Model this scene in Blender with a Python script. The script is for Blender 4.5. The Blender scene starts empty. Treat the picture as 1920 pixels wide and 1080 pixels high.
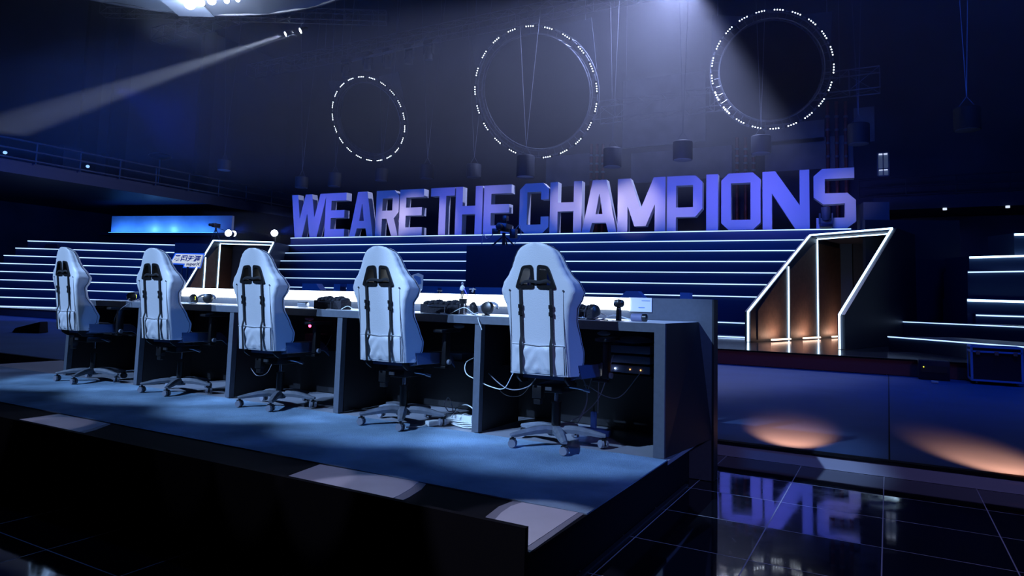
import bpy, bmesh, math, random
from mathutils import Vector, Matrix
random.seed(7)
C = bpy.context.scene.collection
PI = math.pi
# ------------------------------------------------------------------ camera geometry (metres; camera above 0,0)
F, CX, CY, PITCH, ROLL, YAW, H = 1265., 960., 458., 4.885, 1.618, 29.17, 1.15
def _basis():
    y, p, r = map(math.radians, (YAW, PITCH, ROLL))
    fw = Vector((-math.sin(y)*math.cos(p), math.cos(y)*math.cos(p), math.sin(p)))
    rt = Vector((math.cos(y), math.sin(y), 0)); up = rt.cross(fw)
    return rt*math.cos(r)+up*math.sin(r), -rt*math.sin(r)+up*math.cos(r), fw
RT, UP, FW = _basis()
EYE = Vector((0, 0, H))
def ray(x, y): return RT*((x-CX)/F) - UP*((y-CY)/F) + FW
def atz(x, y, z): d = ray(x, y); return EYE + d*((z-H)/d.z)
def aty(x, y, Y): d = ray(x, y); return EYE + d*(Y/d.y)
def atx(x, y, X): d = ray(x, y); return EYE + d*(X/d.x)
def atd(x, y, D): return EYE + ray(x, y)*D
def onp(x, y, P, n): d = ray(x, y); return EYE + d*((Vector(P)-EYE).dot(n)/d.dot(n))

# ------------------------------------------------------------------ materials
MATS = {}
def mat(name, col, rough=.6, metal=0., spec=.5, noise=0., nscale=8., bump=0., bscale=60., emit=None, es=0., coat=0.):
    if name in MATS: return MATS[name]
    m = bpy.data.materials.new(name); m.use_nodes = True
    nt = m.node_tree; b = nt.nodes['Principled BSDF']
    b.inputs['Base Color'].default_value = (*col, 1); b.inputs['Roughness'].default_value = rough
    b.inputs['Metallic'].default_value = metal; b.inputs['Specular IOR Level'].default_value = spec
    b.inputs['Coat Weight'].default_value = coat
    tc = nt.nodes.new('ShaderNodeTexCoord')
    if noise:
        n = nt.nodes.new('ShaderNodeTexNoise'); n.inputs['Scale'].default_value = nscale; n.inputs['Detail'].default_value = 6
        nt.links.new(tc.outputs['Object'], n.inputs['Vector'])
        r = nt.nodes.new('ShaderNodeMapRange'); r.inputs['From Min'].default_value = .3; r.inputs['From Max'].default_value = .7
        r.inputs['To Min'].default_value = 1-noise; r.inputs['To Max'].default_value = 1+noise
        nt.links.new(n.outputs['Fac'], r.inputs['Value'])
        v = nt.nodes.new('ShaderNodeVectorMath'); v.operation = 'SCALE'; v.inputs[0].default_value = col
        nt.links.new(r.outputs[0], v.inputs['Scale']); nt.links.new(v.outputs[0], b.inputs['Base Color'])
    if bump:
        n = nt.nodes.new('ShaderNodeTexNoise'); n.inputs['Scale'].default_value = bscale; n.inputs['Detail'].default_value = 4
        nt.links.new(tc.outputs['Object'], n.inputs['Vector'])
        bp = nt.nodes.new('ShaderNodeBump'); bp.inputs['Strength'].default_value = bump; bp.inputs['Distance'].default_value = .01
        nt.links.new(n.outputs['Fac'], bp.inputs['Height']); nt.links.new(bp.outputs[0], b.inputs['Normal'])
    if emit:
        b.inputs['Emission Color'].default_value = (*emit, 1); b.inputs['Emission Strength'].default_value = es
    MATS[name] = m; return m
M_white = mat('white_leatherette', (.78, .80, .84), .42, bump=.15, bscale=140)
M_seam = mat('dark_piping', (.03, .03, .05), .6)
M_blackpl = mat('black_plastic', (.012, .012, .014), .35)
M_strap = mat('black_webbing', (.012, .013, .018), .75, bump=.3, bscale=300)
M_seat = mat('navy_leatherette', (.07, .11, .23), .4, bump=.15, bscale=140)
M_base = mat('grey_nylon', (.16, .18, .22), .4, noise=.2, nscale=20)
M_caster = mat('caster_grey', (.22, .24, .3), .3)
M_chrome = mat('blue_chrome', (.5, .55, .65), .25, metal=1)
M_carpet = mat('carpet', (.22, .34, .48), .95, noise=.38, nscale=2.2, bump=.6, bscale=220, spec=.1)
M_lamin = mat('grey_laminate', (.30, .32, .38), .30, noise=.12, nscale=3)
M_blackp = mat('black_panel', (.006, .006, .009), .75, spec=.12)
M_desk = mat('grey_desk_vinyl', (.075, .09, .12), .55, noise=.08, nscale=30)
M_desktop = mat('pale_desk_top', (.80, .82, .86), .4)
M_darkend = mat('dark_desk_end', (.006, .007, .011), .5)
M_alu = mat('brushed_aluminium', (.45, .47, .52), .35, metal=1)
M_stage = mat('stage_black', (.014, .022, .045), .5, spec=.3)
M_step = mat('step_blue_black', (.022, .045, .10), .42, spec=.4)
M_deck = mat('gloss_deck', (.02, .022, .035), .14, noise=.2, nscale=2)
M_maroon = mat('maroon_fascia', (.40, .07, .06), .6)
M_ledfloor = mat('blue_stage_floor', (.055, .10, .21), .6, noise=.10, nscale=1.3, spec=.12)
M_band = mat('grey_edge_trim', (.36, .36, .46), .5)
M_wall = mat('hall_wall', (.055, .06, .08), .9, noise=.3, nscale=.5)
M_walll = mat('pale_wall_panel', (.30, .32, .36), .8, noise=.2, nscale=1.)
M_ceil = mat('ceiling_black', (.01, .011, .016), .95)
M_letter = mat('letter_foam_face', (.66, .66, .72), .55, bump=.2, bscale=30)
M_truss = mat('truss_aluminium', (.30, .32, .38), .4, metal=.6)
M_pipe = mat('red_brown_pipe', (.30, .07, .05), .5, noise=.4, nscale=6)
M_drum = mat('dark_drum', (.03, .035, .05), .6)
M_drumd = mat('pale_diffuser', (.30, .32, .40), .5)
M_cable = mat('grey_cable', (.22, .23, .28), .5)
M_wcable = mat('white_cable', (.72, .76, .76), .45)
M_wood = mat('brown_ribbed_wood', (.09, .062, .05), .55, noise=.25, nscale=9)
M_case = mat('case_laminate', (.015, .018, .035), .45)
M_fur = mat('dark_foam', (.02, .02, .028), .95, bump=.9, bscale=80)
M_bluefab = mat('blue_board', (.10, .25, .62), .6)
M_paper = mat('white_print', (.78, .8, .84), .5)
M_fabric = mat('pale_stretch_fabric', (.55, .6, .68), .8, bump=.3, bscale=3)
def emis(name, col, s, sampling='AUTO'):
    if name in MATS: return MATS[name]
    m = mat(name, (.02, .02, .02), .5, emit=col, es=s)
    try: m.cycles.emission_sampling = sampling
    except Exception: pass
    return m
E_line = emis('led_white_blue', (.40, .60, 1.), 1.9)
E_gate = emis('led_gate_white', (.50, .74, 1.), 4.5)
E_dot = emis('led_dot', (.72, .82, 1.), 7., 'NONE')
E_dotb = emis('led_dot_bright', (.8, .8, 1.), 220., 'NONE')
E_bar = emis('desk_light_bar', (.80, .90, 1.), 8.)
E_warm = emis('warm_led_bar', (1., .66, .5), 3.5)
E_lamp = emis('lamp_face', (.75, .82, 1.), 30., 'NONE')
E_lampw = emis('lamp_lens', (.85, .9, 1.), 60., 'NONE')
E_red = emis('red_indicator', (1., .02, .06), 25., 'NONE')
E_green = emis('green_indicator', (.1, 1., .4), 4., 'NONE')
E_yel = emis('yellow_indicator', (.8, .9, .05), 3., 'NONE')
E_orange = emis('orange_indicator', (1., .4, .1), 5., 'NONE')

# ------------------------------------------------------------------ mesh helpers
class MB:
    def __init__(s): s.bm = bmesh.new()
    def _add(s, vs, fs):
        bv = [s.bm.verts.new(v) for v in vs]
        for f in fs:
            try: s.bm.faces.new([bv[i] for i in f])
            except ValueError: pass
        return s
    def box(s, c, d, rz=0., rx=0., ry=0., taper=None):
        R = Matrix.Rotation(rz, 3, 'Z') @ Matrix.Rotation(ry, 3, 'Y') @ Matrix.Rotation(rx, 3, 'X')
        hx, hy, hz = d[0]/2, d[1]/2, d[2]/2; t = taper or 1.
        vs = []
        for z, k in ((-hz, 1.), (hz, t)):
            for x, y in ((-hx, -hy), (hx, -hy), (hx, hy), (-hx, hy)):
                vs.append(R @ Vector((x*k, y*k, z)) + Vector(c))
        return s._add(vs, [(3, 2, 1, 0), (4, 5, 6, 7), (0, 1, 5, 4), (1, 2, 6, 5), (2, 3, 7, 6), (3, 0, 4, 7)])
    def bar(s, a, b, w, h, up=(0, 0, 1)):
        a, b = Vector(a), Vector(b); d = (b-a).normalized(); u = Vector(up)
        if abs(d.dot(u)) > .98: u = Vector((0, 1, 0))
        sd = d.cross(u).normalized(); u = sd.cross(d)
        vs = []
        for p in (a, b):
            for i, j in ((-1, -1), (1, -1), (1, 1), (-1, 1)): vs.append(p + sd*(i*w/2) + u*(j*h/2))
        return s._add(vs, [(3, 2, 1, 0), (4, 5, 6, 7), (0, 1, 5, 4), (1, 2, 6, 5), (2, 3, 7, 6), (3, 0, 4, 7)])
    def cyl(s, a, b, r, r2=None, n=16, caps=True):
        a, b = Vector(a), Vector(b); d = (b-a).normalized(); r2 = r if r2 is None else r2
        u = d.orthogonal().normalized(); w = d.cross(u)
        vs = [a + (u*math.cos(2*PI*i/n)+w*math.sin(2*PI*i/n))*r for i in range(n)] + \
             [b + (u*math.cos(2*PI*i/n)+w*math.sin(2*PI*i/n))*r2 for i in range(n)]
        fs = [(i, (i+1) % n, n+(i+1) % n, n+i) for i in range(n)]
        if caps: fs += [tuple(reversed(range(n))), tuple(range(n, 2*n))]
        return s._add(vs, fs)
    def tube(s, pts, r, n=6, closed=False):
        pts = [Vector(p) for p in pts]; m = len(pts); rings = []
        u = None
        for i, p in enumerate(pts):
            if closed: t = (pts[(i+1) % m]-pts[i-1]).normalized()
            else: t = (pts[min(i+1, m-1)]-pts[max(i-1, 0)]).normalized()
            if u is None or abs(u.dot(t)) > .99: u = t.orthogonal().normalized()
            u = (u - t*u.dot(t)).normalized(); w = t.cross(u)
            rings.append([p + (u*math.cos(2*PI*k/n)+w*math.sin(2*PI*k/n))*r for k in range(n)])
        vs = [v for rg in rings for v in rg]; fs = []
        for i in range(m if closed else m-1):
            j = (i+1) % m
            for k in range(n): fs.append((i*n+k, i*n+(k+1) % n, j*n+(k+1) % n, j*n+k))
        if not closed: fs += [tuple(reversed(range(n))), tuple(range((m-1)*n, m*n))]
        return s._add(vs, fs)
    def lathe(s, prof, n=24, c=(0, 0, 0), axis='z'):
        vs, fs = [], []
        for r, z in prof:
            for k in range(n):
                a = 2*PI*k/n; v = (r*math.cos(a), r*math.sin(a), z)
                if axis == 'y': v = (v[0], v[2], v[1])
                if axis == 'x': v = (v[2], v[0], v[1])
                vs.append(Vector(v)+Vector(c))
        for i in range(len(prof)-1):
            for k in range(n): fs.append((i*n+k, i*n+(k+1) % n, (i+1)*n+(k+1) % n, (i+1)*n+k))
        if prof[0][0] > 1e-4: fs.append(tuple(reversed(range(n))))
        if prof[-1][0] > 1e-4: fs.append(tuple(range((len(prof)-1)*n, len(prof)*n)))
        return s._add(vs, fs)
    def ell(s, c, r, n=12, m=8, rz=0.):
        prof = [(max(1e-5, math.sin(PI*i/m)), -math.cos(PI*i/m)) for i in range(m+1)]
        R = Matrix.Rotation(rz, 3, 'Z'); vs, fs = [], []
        for pr, pz in prof:
            for k in range(n):
                a = 2*PI*k/n; vs.append(R @ Vector((pr*math.cos(a)*r[0], pr*math.sin(a)*r[1], pz*r[2])) + Vector(c))
        for i in range(m):
            for k in range(n): fs.append((i*n+k, i*n+(k+1) % n, (i+1)*n+(k+1) % n, (i+1)*n+k))
        return s._add(vs, fs)
    def prism(s, loops, o, ax, ay, ext):
        """polygon with holes, loops in (a,b); origin o, axes ax, ay, extruded by ext"""
        b2 = bmesh.new(); o, ax, ay, ext = map(Vector, (o, ax, ay, ext)); es = []
        for lp in loops:
            vv = [b2.verts.new(o+ax*p[0]+ay*p[1]) for p in lp]
            for i in range(len(vv)): es.append(b2.edges.new((vv[i], vv[(i+1) % len(vv)])))
        bmesh.ops.triangle_fill(b2, edges=es, use_beauty=True, use_dissolve=False)
        g = bmesh.ops.extrude_face_region(b2, geom=list(b2.faces))
        for v in g['geom']:
            if isinstance(v, bmesh.types.BMVert): v.co += ext
        bmesh.ops.recalc_face_normals(b2, faces=b2.faces)
        me = bpy.data.meshes.new('tmp'); b2.to_mesh(me); b2.free(); s.bm.from_mesh(me); bpy.data.meshes.remove(me)
        return s
    def bevel(s, w, seg=2):
        bmesh.ops.remove_doubles(s.bm, verts=s.bm.verts, dist=1e-5)
        es = [e for e in s.bm.edges if len(e.link_faces) == 2 and e.calc_face_angle(0) > .6]
        if es: bmesh.ops.bevel(s.bm, geom=es, offset=w, segments=seg, affect='EDGES', profile=.6)
        return s
    def build(s, name, material, parent=None, smooth=35, recalc=True):
        if recalc: bmesh.ops.recalc_face_normals(s.bm, faces=s.bm.faces)
        me = bpy.data.meshes.new(name); s.bm.to_mesh(me); s.bm.free()
        if smooth:
            me.polygons.foreach_set('use_smooth', [True]*len(me.polygons))
            me.set_sharp_from_angle(angle=math.radians(smooth))
        o = bpy.data.objects.new(name, me); C.objects.link(o)
        me.materials.append(material)
        if parent: o.parent = parent
        return o
def tag(o, label, cat, group=None, kind=None):
    o['label'] = label; o['category'] = cat
    if group: o['group'] = group
    if kind: o['kind'] = kind
    return o
def thing(name, label, cat, loc=(0, 0, 0), rz=0., group=None):
    o = bpy.data.objects.new(name, None); C.objects.link(o); o.location = loc; o.rotation_euler = (0, 0, rz)
    o.empty_display_size = .1
    return tag(o, label, cat, group)
def struct(o): o['kind'] = 'structure'; return o
def copy_tree(o, parent=None):
    c = o.copy(); C.objects.link(c)
    if parent: c.parent = parent
    for ch in list(o.children): copy_tree(ch, c)
    return c
def light(name, kind, loc, power, col, target=None, **kw):
    l = bpy.data.lights.new(name, kind); l.energy = power; l.color = col
    for k, v in kw.items(): setattr(l, k, v)
    o = bpy.data.objects.new(name, l); C.objects.link(o); o.location = loc
    if target is not None: o.rotation_euler = (Vector(target)-Vector(loc)).to_track_quat('-Z', 'Y').to_euler()
    return o
def bez(pts, n=8):
    """Catmull-Rom through pts"""
    p = [Vector(q) for q in pts]; p = [p[0]*2-p[1]] + p + [p[-1]*2-p[-2]]; out = []
    for i in range(1, len(p)-2):
        for k in range(n):
            t = k/n; a, b, c, d = p[i-1], p[i], p[i+1], p[i+2]
            out.append(.5*((2*b)+(c-a)*t+(2*a-5*b+4*c-d)*t*t+(3*b-a-3*c+d)*t**3))
    out.append(p[-2]); return out

# ================================================================== SETTING
HP = .28          # player platform height
ZF = .11          # raised blue stage floor
ZD = .39          # black deck
# glossy tile floor with pale grout
def tile_material():
    m = bpy.data.materials.new('gloss_black_tile'); m.use_nodes = True; nt = m.node_tree; b = nt.nodes['Principled BSDF']
    tc = nt.nodes.new('ShaderNodeTexCoord'); sp = nt.nodes.new('ShaderNodeSeparateXYZ'); nt.links.new(tc.outputs['Object'], sp.inputs[0])
    def lines(out, off, per):
        a = nt.nodes.new('ShaderNodeMath'); a.operation = 'ADD'; a.inputs[1].default_value = -off+per*200
        nt.links.new(out, a.inputs[0])
        d = nt.nodes.new('ShaderNodeMath'); d.operation = 'MODULO'; d.inputs[1].default_value = per; nt.links.new(a.outputs[0], d.inputs[0])
        l = nt.nodes.new('ShaderNodeMath'); l.operation = 'LESS_THAN'; l.inputs[1].default_value = .006; nt.links.new(d.outputs[0], l.inputs[0])
        return l.outputs[0]
    lx = lines(sp.outputs['X'], -.586, .538); ly = lines(sp.outputs['Y'], 3.346, .544)
    mx = nt.nodes.new('ShaderNodeMath'); mx.operation = 'MAXIMUM'; nt.links.new(lx, mx.inputs[0]); nt.links.new(ly, mx.inputs[1])
    n = nt.nodes.new('ShaderNodeTexNoise'); n.inputs['Scale'].default_value = 9; n.inputs['Detail'].default_value = 8; n.inputs['Roughness'].default_value = .7
    nt.links.new(tc.outputs['Object'], n.inputs['Vector'])
    mr = nt.nodes.new('ShaderNodeMapRange'); mr.inputs['From Min'].default_value = .35; mr.inputs['From Max'].default_value = .75
    mr.inputs['To Min'].default_value = .02; mr.inputs['To Max'].default_value = .10; nt.links.new(n.outputs['Fac'], mr.inputs['Value'])
    mixc = nt.nodes.new('ShaderNodeMix'); mixc.data_type = 'RGBA'; nt.links.new(mx.outputs[0], mixc.inputs['Factor'])
    mixc.inputs['A'].default_value = (.008, .009, .013, 1); mixc.inputs['B'].default_value = (.55, .55, .62, 1)
    nt.links.new(mixc.outputs['Result'], b.inputs['Base Color'])
    mixr = nt.nodes.new('ShaderNodeMix'); mixr.data_type = 'FLOAT'; nt.links.new(mx.outputs[0], mixr.inputs['Factor'])
    nt.links.new(mr.outputs[0], mixr.inputs['A']); mixr.inputs['B'].default_value = .6
    nt.links.new(mixr.outputs['Result'], b.inputs['Roughness'])
    # every tile sits a hair out of level with its neighbours
    fl = nt.nodes.new('ShaderNodeVectorMath'); fl.operation = 'SNAP'; fl.inputs[1].default_value = (.538, .544, 10)
    ad = nt.nodes.new('ShaderNodeVectorMath'); ad.operation = 'ADD'; ad.inputs[1].default_value = (.586, -3.346+.544*20, 0)
    nt.links.new(tc.outputs['Object'], ad.inputs[0]); nt.links.new(ad.outputs[0], fl.inputs[0])
    wn = nt.nodes.new('ShaderNodeTexWhiteNoise'); wn.noise_dimensions = '3D'; nt.links.new(fl.outputs[0], wn.inputs['Vector'])
    sb = nt.nodes.new('ShaderNodeVectorMath'); sb.operation = 'SUBTRACT'; sb.inputs[1].default_value = (.5, .5, .5); nt.links.new(wn.outputs['Color'], sb.inputs[0])
    ml = nt.nodes.new('ShaderNodeVectorMath'); ml.operation = 'MULTIPLY'; ml.inputs[1].default_value = (.006, .006, 0); nt.links.new(sb.outputs[0], ml.inputs[0])
    a2 = nt.nodes.new('ShaderNodeVectorMath'); a2.operation = 'ADD'; a2.inputs[1].default_value = (0, 0, 1); nt.links.new(ml.outputs[0], a2.inputs[0])
    nt.links.new(a2.outputs[0], b.inputs['Normal'])
    b.inputs['Specular IOR Level'].default_value = .9; b.inputs['IOR'].default_value = 1.75
    return m
M_tile = tile_material()
struct(MB().box((-10, 13, -.05), (70, 44, .1)).build('floor', M_tile, smooth=0))
struct(MB().box((-10, 34.2, 9), (70, .4, 18)).build('wall_back', M_wall, smooth=0))
struct(MB().box((-38.2, 13, 9), (.4, 44, 18)).build('wall_left', M_wall, smooth=0))
struct(MB().box((20.2, 13, 9), (.4, 44, 18)).build('wall_right', M_wall, smooth=0))
struct(MB().box((-10, -8.8, 9), (70, .4, 18)).build('wall_front', M_wall, smooth=0))
struct(MB().box((-10, 13, 18.1), (70, 44, .2)).build('ceiling', M_ceil, smooth=0))

# raised stage floor and its edge
sf = MB().box((-9.5, (5.56+13.05)/2+.0, (ZF)/2+.002), (56, 13.05-5.56, ZF-.004)).build('stage_floor', M_ledfloor, smooth=0)
tag(sf, 'wide low blue stage floor running behind the desk up to the maroon fascia', 'stage floor')
sf2 = MB()
for X in (-8.0, -4.0, -.01, 4.0): sf2.box((X, 9.3, ZF+.0015), (.012, 7.45, .003))
sf2.build('floor_seam', M_blackp, sf, smooth=0)
bd = MB().box((-9.5, 5.545, ZF/2), (56, .03, ZF-.006))
bd.build('edge_trim', M_band, sf, smooth=0)
MB().box((-9.5, 5.53, ZF+.002), (56, .07, .012)).build('edge_lip', M_blackp, sf, smooth=0)
# deck
dk = MB().box((-9.5, 13.05+7, ZD-.01), (56, 14, .02)).build('stage_deck', M_deck, smooth=0)
tag(dk, 'glossy black upper deck carrying the lit stairs and portals', 'stage deck')
MB().box((-9.5, 13.04, (ZD+ZF)/2-.005), (56, .03, ZD-ZF-.03)).build('maroon_fascia', M_maroon, dk, smooth=0)
MB().box((-9.5, 13.03, ZD-.012), (56, .05, .025)).build('deck_edge', M_blackp, dk, smooth=0)

# ================================================================== PLAYER PLATFORM
XR = -1.105; YFR = 2.156; YBK = 4.655; XLF = -8.9
pf = thing('player_platform', 'black carpeted riser carrying the long desk and white chairs', 'platform', (0, 0, 0))
MB().box(((XR+XLF)/2-.03, (YFR+YBK)/2+.02, (HP-.03)/2), (XR-XLF-.1, YBK-YFR-.06, HP-.03)).build('riser_frame', M_blackp, pf, smooth=0)
MB().box(((XR+XLF)/2, (3.86+YBK)/2, HP-.014), (XR-XLF, YBK-3.86, .024)).build('top_board', M_lamin, pf, smooth=0)
MB().box(((XR+XLF)/2, (YFR+3.86)/2, HP-.014), (XR-XLF, 3.858-YFR, .024)).build('front_top_board', M_blackp, pf, smooth=0)
M_sheet = mat('pale_reflection_paint', (.50, .50, .58), .36, spec=.9, noise=.06, nscale=6)  # colour of the painted reflections on the front board, not a real sheet
M_reflb = mat('grey_reflection_paint', (.20, .20, .25), .4, spec=.7)
def reflection(px, inner):  # reflections on the front board, painted as thin pale shapes with darker rims
    for pts, m, n, z in ((px, M_reflb, 'reflection_border', HP-.001), (inner, M_sheet, 'reflection_patch', HP+.001)):
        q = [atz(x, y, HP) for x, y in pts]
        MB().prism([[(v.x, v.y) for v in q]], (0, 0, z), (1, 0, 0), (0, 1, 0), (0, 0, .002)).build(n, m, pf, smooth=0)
reflection([(962, 939.5), (1095, 963.5), (993, 1036), (880, 1013), (894, 990), (912, 968), (935, 950)], [(979, 943), (1084, 962), (989, 1026), (906, 1010), (920, 984), (940, 962), (958, 950)])
reflection([(600, 871), (800, 906.5), (790, 918), (768, 932), (740, 945), (520, 901)], [(600, 871.5), (785, 904.5), (770, 917), (748, 930), (722, 941), (520, 901)])
reflection([(110, 776), (208, 795), (180, 806), (150, 814), (20, 789)], [(112, 777.5), (200, 794.5), (172, 804), (145, 811), (28, 788)])
MB().box(((XR+XLF)/2, (2.685+3.86)/2, HP+.001), (XR-XLF-.004, 3.86-2.685, .006)).build('carpet_strip', M_carpet, pf, smooth=0)
MB().box(((XR+XLF)/2, YFR-.014, (HP+.095)/2), (XR-XLF, .024, HP+.095)).build('front_board', M_blackp, pf, smooth=0)
MB().box((-1.155, 3.6, .006), (.022, 1.75, .011)).build('base_strip', M_alu, pf, smooth=0)

# ================================================================== DESK
DX0, DX1, DY0, DY1 = -7.36, -1.13, 3.87, 4.664
DZ = HP+.77
dsk = thing('long_desk', 'long grey gaming desk with open legs and glowing rear panel', 'desk', (0, 0, 0))
MB().box(((DX0+DX1)/2, (DY0+DY1)/2+.01, DZ-.006), (DX1-DX0-.01, DY1-DY0-.03, .012)).build('desktop', M_desktop, dsk, smooth=0)
MB().box(((DX0+DX1)/2, DY0+.012, DZ-.027), (DX1-DX0, .024, .052)).build('front_apron', M_desk, dsk, smooth=0)
MB().box(((DX0+DX1)/2, DY0+.25, DZ-.03), (DX1-DX0-.1, .04, .034)).build('under_rail', M_darkend, dsk, smooth=0)
LEGX = [-2.405, -3.64, -4.86, -6.14, -7.33]
for x in LEGX:
    MB().box((x, DY0+.03, HP+(DZ-HP-.054)/2+.002), (.05, .05, DZ-HP-.058)).build('leg', M_desk, dsk, smooth=0)
    dp = .5 if x > -7 else .73; MB().box((x+.01, DY0+.06+dp/2, HP+(DZ-HP-.054)/2+.002), (.03, dp, DZ-HP-.06)).build('leg_panel', M_darkend, dsk, smooth=0)
# right end: grey front post, black slanted side
MB().box((DX1-.032, DY0+.012, HP+(DZ-HP-.054)/2+.002), (.064, .024, DZ-HP-.056)).build('end_post', M_desk, dsk, smooth=0)
MB()._add([(DX1-.05, 3.895, HP+.003), (DX1, 3.895, HP+.003), (DX1+.094, 4.66, HP+.003), (DX1-.05, 4.66, HP+.003), (DX1-.05, 3.895, DZ-.001), (DX1, 3.895, DZ-.001), (DX1, 4.66, DZ-.001), (DX1-.05, 4.66, DZ-.001)], [(3, 2, 1, 0), (4, 5, 6, 7), (0, 1, 5, 4), (1, 2, 6, 5), (2, 3, 7, 6), (3, 0, 4, 7)]).build('end_panel', M_darkend, dsk, smooth=0)
# rear panel standing behind the top
RZ = HP+.925
rp = MB().box(((DX0-1.04)/2, DY1+.028, (.004+RZ)/2), (-1.04-DX0, .05, RZ-.004)).build('rear_panel', M_desk, dsk, smooth=0)
MB().box((-1.034, DY1+.06, (.004+RZ)/2), (.012, .12, RZ-.004)).build('rear_panel_edge', M_darkend, dsk, smooth=0)
# glowing bar on the rear panel, then a printed sheet at its right end
LB = (-6.66, -1.62)
MB().box(((LB[0]+LB[1])/2, DY1-.006, DZ+.108), (LB[1]-LB[0], .014, .088)).build('light_bar', E_bar, dsk, smooth=0)
MB().box((-1.54, DY1-.004, DZ+.106), (.165, .008, .10)).build('printed_sheet', M_paper, dsk, smooth=0)
MB().box((-1.53, DY1-.0095, DZ+.085), (.045, .002, .006)).box((-1.50, DY1-.0095, DZ+.135), (.06, .002, .003)).build('sheet_print', M_bluefab, dsk, smooth=0)
MB().box(((DX0+DX1)/2-.02, DY1-.022, (HP+DZ)/2-.02), (DX1-DX0-.1, .012, DZ-HP-.05)).build('under_desk_shade', M_darkend, dsk, smooth=0)  # added black sheet, stands in for the shade under the desk
# shelf with computer gear under the desk
MB().box(((DX0+DX1)/2-.05, 4.38, HP+.42), (DX1-DX0-.25, .42, .014)).build('equipment_shelf', M_darkend, dsk, smooth=0)

# ================================================================== CHAIR
def lerp_tab(tab, z):
    for i in range(len(tab)-1):
        if tab[i][0] <= z <= tab[i+1][0]:
            t = (z-tab[i][0])/(tab[i+1][0]-tab[i][0]); t = t*t*(3-2*t)*.5+t*.5
            return tuple(a+(b-a)*t for a, b in zip(tab[i][1:], tab[i+1][1:]))
    return tab[-1][1:] if z > tab[-1][0] else tab[0][1:]
BB, BT = .42, 1.24       # bottom and top of the backrest
# z: half width of the back face, forward reach of side bolster, thickness in the middle
BTAB = [(.42, .186, .10, .07), (.50, .184, .19, .08), (.56, .182, .205, .085), (.64, .181, .17, .085), (.76, .186, .105, .08), (.84, .197, .095, .08),
        (.90, .218, .12, .08), (.94, .228, .125, .08), (.99, .214, .105, .08), (1.05, .176, .085, .08), (1.10, .153, .075, .085), (1.15, .136, .07, .09),
        (1.19, .116, .062, .09), (1.215, .092, .05, .075), (1.232, .06, .032, .055), (1.24, .028, .018, .03)]
TILT = math.radians(6.5)
def back_y(z): return -(z-BB)*math.tan(TILT)      # back surface plane leans away
def make_backrest(parent):
    bm = bmesh.new(); rows = []; NZ = 64
    for i in range(NZ+1):
        t = i/NZ; z = BB+(BT-BB)*(1-(1-t)**1.25)
        w, f, th = lerp_tab(BTAB, z); r = min(.034, w*.5, f*.45); cs = []
        # closed section: back face, right corner, side, nose, inner face, mirrored
        half = []
        for k in range(8): half.append(((w-r)*k/7, .006*math.cos(PI/2*k/7)*-1))
        for k in range(1, 7):
            a = PI/2*k/6; half.append((w-r+r*math.sin(a), r-r*math.cos(a)))
        fl = min(.02, f*.2)
        for k in range(1, 5): half.append((w+fl*k/4, r+(f-r-.02)*k/4))
        bw = min(.035, w*.35)
        for k in range(1, 7):
            a = PI*k/6; half.append((w+fl-bw/2+bw/2*math.cos(a), f-.02+.02*math.sin(a)))
        xe = w+fl-bw
        for k in range(1, 8):
            s = 1-k/7; x = xe*s; half.append((x, min(f-.02, th)*(1-s**3)+(f-.02)*s**3 if f > th else (f-.02)*s**2+th*.9*(1-s**2)))
        pts = half + [(-x, y) for x, y in reversed(half[1:-1])]
        yy = back_y(z)
        rows.append([bm.verts.new((x, y+yy, z)) for x, y in pts])
    n = len(rows[0])
    for a, b in zip(rows, rows[1:]):
        for k in range(n): bm.faces.new((a[k], a[(k+1) % n], b[(k+1) % n], b[k]))
    bm.faces.new(rows[0][::-1]); bm.faces.new(rows[-1])
    bmesh.ops.recalc_face_normals(bm, faces=bm.faces)
    me = bpy.data.meshes.new('bk'); bm.to_mesh(me); bm.free()
    tmp = bpy.data.objects.new('bk', me); C.objects.link(tmp)
    cut = MB()
    for s in (-1, 1):
        loop = rounded([(s*.023, 1.093), (s*.072, 1.088), (s*.112, .965), (s*.018, .965)], .016)
        cut.prism([loop], (0, -.4, 0), (1, 0, 0), (0, 0, 1), (0, .8, 0))
    co = cut.build('cut', M_white, smooth=0)
    md = tmp.modifiers.new('b', 'BOOLEAN'); md.operation = 'DIFFERENCE'; md.object = co; md.solver = 'EXACT'
    dg = bpy.context.evaluated_depsgraph_get(); em = bpy.data.meshes.new_from_object(tmp.evaluated_get(dg))
    em.name = 'backrest'
    bpy.data.objects.remove(tmp); bpy.data.objects.remove(co)
    em.materials.clear(); em.materials.append(M_white)
    em.polygons.foreach_set('use_smooth', [True]*len(em.polygons)); em.set_sharp_from_angle(angle=math.radians(50))
    o = bpy.data.objects.new('backrest', em); C.objects.link(o); o.parent = parent; return o
def rounded(poly, r, n=5):
    out = []; m = len(poly)
    for i in range(m):
        p, a, b = Vector(poly[i]), Vector(poly[i-1]), Vector(poly[(i+1) % m])
        da, db = (a-p).normalized(), (b-p).normalized(); rr = min(r, (a-p).length*.45, (b-p).length*.45)
        for k in range(n+1):
            t = k/n; q = (p+da*rr)*(1-t)**2+p*2*t*(1-t)+(p+db*rr)*t*t; out.append((q.x, q.y))
    return out
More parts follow.
